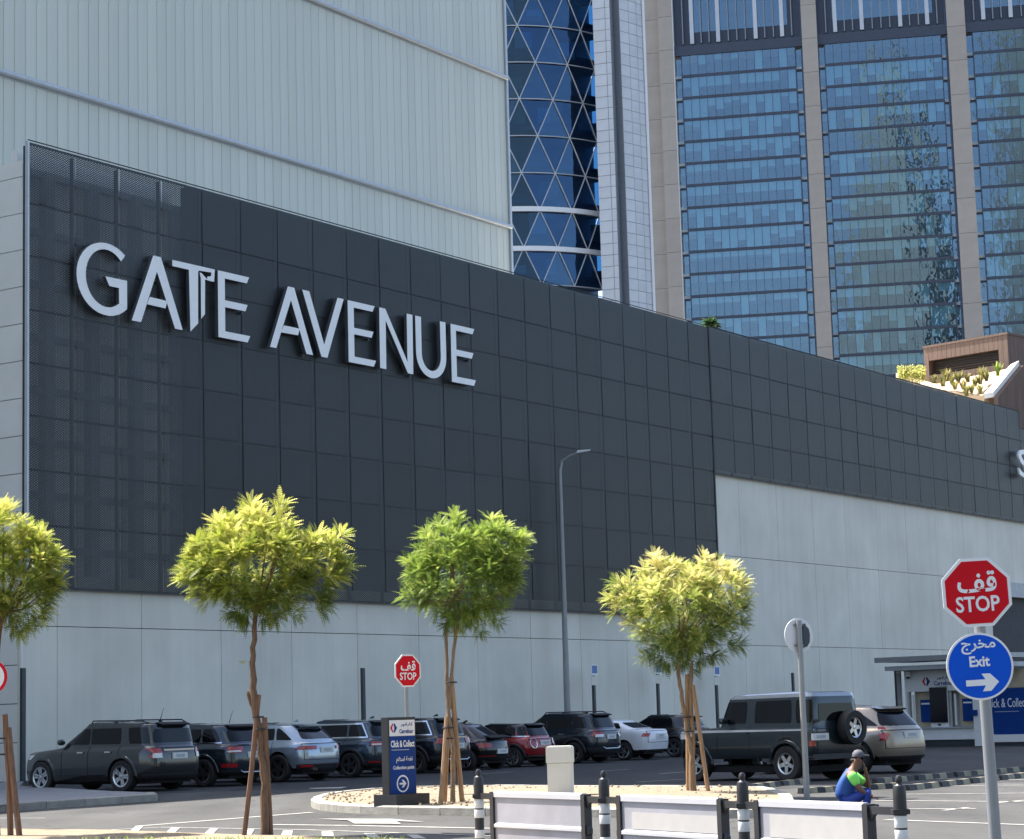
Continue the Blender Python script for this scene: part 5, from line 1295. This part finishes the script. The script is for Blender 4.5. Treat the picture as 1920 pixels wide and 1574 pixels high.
# little wing on the coupe
coupe = [o for o in bpy.data.objects if o.get('label', '').startswith('low black coupe')][0]
MB().prism([(-.78, .985), (-.50, 1.06), (-.50, 1.03), (-.76, .95)], -.58, .58).obj('wing', p_black, coupe)
make_car('parked_car', 'dark navy tall wagon with roof rails beside the red hatchback', onS(1078, S_), HR, suv(W=1.82, H=1.70, wb=2.67, ro=.98, L=4.63, paint=p_navy, rz=1.63, rrx=-.62, gbx=-.86, cowl=2.35, header=1.45, windows=[(1.12, 2.02, 1.1, 1.5), (.1, 1.06, .1, 1.04), (-.5, .02, -.38, .0)], lamps=[(.90, -.62, .50), (1.0, -.74, .46), (1.10, -.66, .50)], lampw=[(.86, -.85, .50), (.95, -.85, .42)], rails=M_steel, rim=M_rimd, plate=.86, skid=(.47, .52, M_chrome), handlemat=M_chrome, trim=0), PG)
make_car('parked_car', 'white saloon showing only its boot between two dark cars', onS(1172, S_), HR, suv(W=1.76, H=1.43, wb=2.6, ro=1.0, L=4.45, hz=.86, bz=1.04, cz=1.0, cowl=2.2, header=1.3, gbx=-.45, rrx=.30, rz=1.36, rf=.37, rw=.32, rings=None, paint=p_white, windows=[(.95, 1.9, .92, 1.35), (.12, .9, .28, .88)], doors=[1.85, .92, .1], handles=[1.1, .25], lamps=[(.80, -.7, .66), (.92, -.75, .58)], plate=.82, clad=None, spoiler=None, bumper=.36, nr=6, rearglass=(.1, .9, .6, .52)) | {'rings': [(.22, .30, 3.3, -.84, .80), (.33, .36, 3.42, -.96, .865), (.56, .58, 3.45, -1.0, .88), (.76, .80, 3.42, -1.0, .878), (.83, 1.00, 3.3, -.95, .86), (.875, 1.04, 3.1, -.90, .83), (1.0, 1.06, 2.2, -.40, .80), (1.02, 1.08, 2.14, -.36, .79), (1.29, 1.31, 1.3, .28, .68), (1.37, 1.36, 1.18, .35, .64), (1.41, 1.40, .85, .6, .5), (1.43, 1.42, 1.5, .7, .3)], 'xc': 1.0}, PG)
make_car('parked_car', 'black compact crossover at the right end of the parked row', onS(1266, S_), HR, suv(W=1.77, H=1.55, wb=2.57, ro=.85, L=4.28, hz=.92, bz=1.04, cz=1.04, cowl=2.2, header=1.3, gbx=-.66, rrx=-.38, rz=1.47, rf=.375, rw=.34, windows=[(1.0, 1.9, .98, 1.38), (.1, .95, .12, .92)], doors=[1.82, .98, .12], handles=[1.2, .3], lamps=[(.90, -.5, .40), (.98, -.6, .38)], paint=p_black, rim=M_rimd, plate=.72, fin=True, spoiler=(p_black, .5, .25), nr=4.4), PG)

# boxy off-roader and champagne crossover, parked at an angle
HA = math.atan2(.745, -.667)
Wd, Fd, Bd = 1.79, 3.38, -.80
dr = [(.50, .52, Fd-.05, Bd+.04, Wd*.47), (.60, .62, Fd, Bd, Wd*.495), (1.02, 1.04, Fd, Bd, Wd*.5), (1.10, 1.12, Fd-.02, Bd, Wd*.5), (1.17, 1.15, Fd-.10, Bd+.005, Wd*.495), (1.20, 1.18, Fd-.3, Bd+.01, Wd*.485), (1.22, 1.20, 2.08, Bd+.015, Wd*.482), (1.25, 1.23, 2.05, Bd+.02, Wd*.48),
      (1.85, 1.87, 1.80, Bd+.06, Wd*.435), (1.93, 1.95, 1.66, Bd+.10, Wd*.42), (1.97, 1.99, 1.2, Bd+.35, Wd*.36), (1.99, 2.0, .9, -.2, Wd*.2)]
dsp = suv(W=Wd, H=2.0, wb=2.79, ro=.84, L=4.34, hz=1.15, bz=1.2, cz=1.22, cowl=2.08, header=1.8, gbx=-.82, rrx=-.78, rz=1.96, rf=.43, rings=dr, xc=.9, nf=12, nr=14, rw=.40, rr=.235, paint=p_green, roof_from=8.0, roofmat=p_silver, windows=[(1.18, 1.98, 1.16, 1.78), (-.18, .92, -.16, .9), (-.74, -.32, -.72, -.30)], doors=[2.05, 1.06, .02], handles=[1.2],
          lamps=[(.78, -.765, .86), (.90, -.765, .86)], rearglass=(.15, .75, .62, .58), plate=.98, platey=.62, bumper=.60, bumpmat=M_black, clad=p_green, spoiler=None, trim=0)
dfc, dcar = make_car('parked_car', 'dark green boxy off-roader with silver roof and spare wheel on its tail', gnd(1481, 1466), HA, dsp, None)
side_patch(dcar, 3.0, 3.9, Bd+.02, Fd-.12, Bd+.02, Fd-.12, off=.012, nr=2, nc=24).obj('waist_trim', M_kioskg, dfc, smooth=True)
pr_ = [(.23, .0), (.24, -.02), (.37, -.015), (.385, .03), (.385, .2), (.36, .24), (.23, .24)]
sw = MB().lathe(pr_, 30, axis='x').obj('spare_wheel', M_tyre, dfc, (Bd-.27, -.30, 1.16), smooth='auto')
rm_ = link('rim', spoke_rim(.235, 5, M_rim), sw); rm_.rotation_euler = (0, 0, R(-90)); rm_.location = (.03, 0, 0)
MB().lathe([(0, .09), (.24, .09)], 18, axis='x').obj('hub_plate', M_arch, sw)
for sg in (1, -1): MB().box(Bd-.04, Bd+.02, sg*.72-.07, sg*.72+.07, 1.3, 1.36).obj('hinge', M_black, dfc)
MB().box(Bd-.08, Bd+.02, -.86, .86, .48, .60).obj('rear_crossmember', M_black, dfc)
for k in range(5): pass
mm = MB(); mm.path([((2.1, .86, 1.1), .022), ((2.0, .86, 1.95), .022)], 8); 
sp_ = suv(W=1.88, H=1.69, wb=2.83, ro=1.0, L=4.77, paint=p_gold, rz=1.58, rrx=-.42, gbx=-.90, bz=1.08, rf=.385, windows=[(1.2, 2.15, 1.18, 1.6), (.25, 1.14, .22, 1.1), (-.55, .17, .02, .15)], lamps=[(.80, -.62, .72), (.92, -.78, .66), (1.10, -.66, .64), (1.12, -.6, .66)], clad=p_dgrey, bumper=.42, plate=.92, rim=M_rimd, rr=.25, rw=.37, spoiler=(p_black, .56, .2), nr=4.2, rearglass=(.1, .86, .70, .56))
mp_ = gnd(1612, 1452)
make_car('parked_car', 'champagne crossover with dark arches parked right of the boxy off-roader', mp_, HA, sp_, None)

# ================================================================== PERSON
pp = at(1580, 1490, 34.3)
person = thing('person', 'person sitting in blue vest with green sleeves and grey cap, hand at chin', 'person', (pp.x, pp.y, 0), R(-8))
def skin_mesh(name, chains, mt, parent, sub=2):
    bm = bmesh.new(); sk = bm.verts.layers.skin.verify(); vd = {}
    def V(p, r, key=None):
        if key in vd: return vd[key]
        v = bm.verts.new(p); v[sk].radius = (r, r); vd[key] = v; return v
    first = None
    for ch in chains:
        prev = None
        for (key, p, r) in ch:
            v = V(p, r, key)
            if first is None: first = v; v[sk].use_root = True
            if prev is not None and prev is not v: bm.edges.new((prev, v))
            prev = v
    me = bpy.data.meshes.new(name); bm.to_mesh(me); bm.free()
    o = bpy.data.objects.new(name, me); COL.objects.link(o)
    s1 = o.modifiers.new('s', 'SKIN'); s1.use_smooth_shade = True
    s2 = o.modifiers.new('u', 'SUBSURF'); s2.levels = s2.render_levels = sub
    dg = bpy.context.evaluated_depsgraph_get(); m2 = bpy.data.meshes.new_from_object(o.evaluated_get(dg)); bpy.data.objects.remove(o)
    m2.materials.clear(); m2.materials.append(mt)
    for p in m2.polygons: p.use_smooth = True
    return link(name, m2, parent)
J = dict(pel=(0, 0, .14), spn=(.05, 0, .34), chs=(.14, 0, .54), nck=(.20, 0, .66), hd0=(.245, 0, .735), hd1=(.275, 0, .835),
         shR=(.15, -.19, .57), elR=(.27, -.23, .34), wrR=(.40, -.17, .24), hnR=(.47, -.15, .22), shL=(.15, .19, .57), elL=(.42, .13, .36), wrL=(.375, .03, .60), hnL=(.36, .01, .68),
         hpR=(.05, -.10, .13), knR=(.40, -.16, .30), anR=(.34, -.15, .06), ftR=(.48, -.15, .04), hpL=(.05, .10, .13), knL=(.42, .16, .32), anL=(.36, .15, .06), ftL=(.50, .15, .04))
def c_k(*a): return [(k, J[k], r) for k, r in a]
skin_mesh('body', [c_k(('pel', .13), ('spn', .125), ('chs', .13), ('nck', .06), ('hd0', .085), ('hd1', .088)), c_k(('chs', .13), ('shR', .06), ('elR', .042), ('wrR', .028), ('hnR', .035)), c_k(('chs', .13), ('shL', .06), ('elL', .042), ('wrL', .028), ('hnL', .035)),
     c_k(('pel', .13), ('hpR', .085), ('knR', .06), ('anR', .04), ('ftR', .035)), c_k(('pel', .13), ('hpL', .085), ('knL', .06), ('anL', .04), ('ftL', .035))], M_skin, person)
skin_mesh('vest', [c_k(('pel', .175), ('spn', .172), ('chs', .175)), [('chs', J['chs'], .175), ('vr', (.155, -.13, .60), .085)], [('chs', J['chs'], .175), ('vl', (.155, .13, .60), .085)], [('chs', J['chs'], .175), ('vn', (.18, 0, .62), .10)]], M_vest, person)
for s_ in 'RL':
    a, b = Vector(J['sh'+s_]), Vector(J['el'+s_])
    skin_mesh('sleeve', [[(0, a+(a-b)*.18, .09), (1, a.lerp(b, .3), .085), (2, a.lerp(b, .78), .072)]], M_hiv, person)
skin_mesh('trousers', [c_k(('pel', .135), ('hpR', .10), ('knR', .078), ('anR', .06)), c_k(('pel', .135), ('hpL', .10), ('knL', .078), ('anL', .06))], M_trous, person)
mm = MB(); mm.lathe([(0, .095), (.05, .085), (.085, .045), (.095, .0), (.093, -.015)], 18); mm.prism([(.05, 0), (.17, -.01), (.17, .005), (.05, .02)], -.065, .065); mm.obj('cap', M_cap, person, (.27, 0, .855), smooth='auto')
skin_mesh('hair', [[(0, (.205, 0, .82), .078), (1, (.195, 0, .745), .06)]], M_hair, person, 1)
fc = MB()
fc.prism([(.345, .80), (.375, .785), (.345, .775)], -.014, .014); fc.obj('nose', M_skin, person)
for sg in (1, -1):
    MB().lathe([(0, -.008), (.012, 0), (0, .008)], 8, axis='x', c=(.345, sg*.032, .825)).obj('eye', M_black, person); MB().lathe([(0, -.012), (.025, 0), (0, .012)], 8, axis='y', c=(.265, sg*.085, .80)).obj('ear', M_skin, person)
for s_, (bx_, dirn, dn_) in {'R': (Vector(J['hnR']), Vector((1, 0, -.35)), Vector((0, 1, 0))), 'L': (Vector(J['hnL']), Vector((-.1, -.1, 1)), Vector((0, 1, 0)))}.items():
    dirn.normalize()
    for k in range(4):
        b0 = bx_+dn_*(.024*(k-1.5)); ln = (.07, .08, .075, .06)[k]
        skin_mesh('finger', [[(0, b0, .011), (1, b0+dirn*ln*.55, .010), (2, b0+dirn*ln+Vector((0, 0, -.02 if s_ == 'R' else 0))+Vector((-.02 if s_ == 'L' else 0, 0, 0)), .008)]], M_skin, person, 1)
    skin_mesh('thumb', [[(0, bx_-dn_*.03-dirn*.03, .012), (1, bx_-dn_*.055+dirn*.02, .010)]], M_skin, person, 1)
for s_ in 'RL': MB().box(.29, .55, J['ft'+s_][1]-.05, J['ft'+s_][1]+.05, 0, .09).obj('shoe', M_black, person)
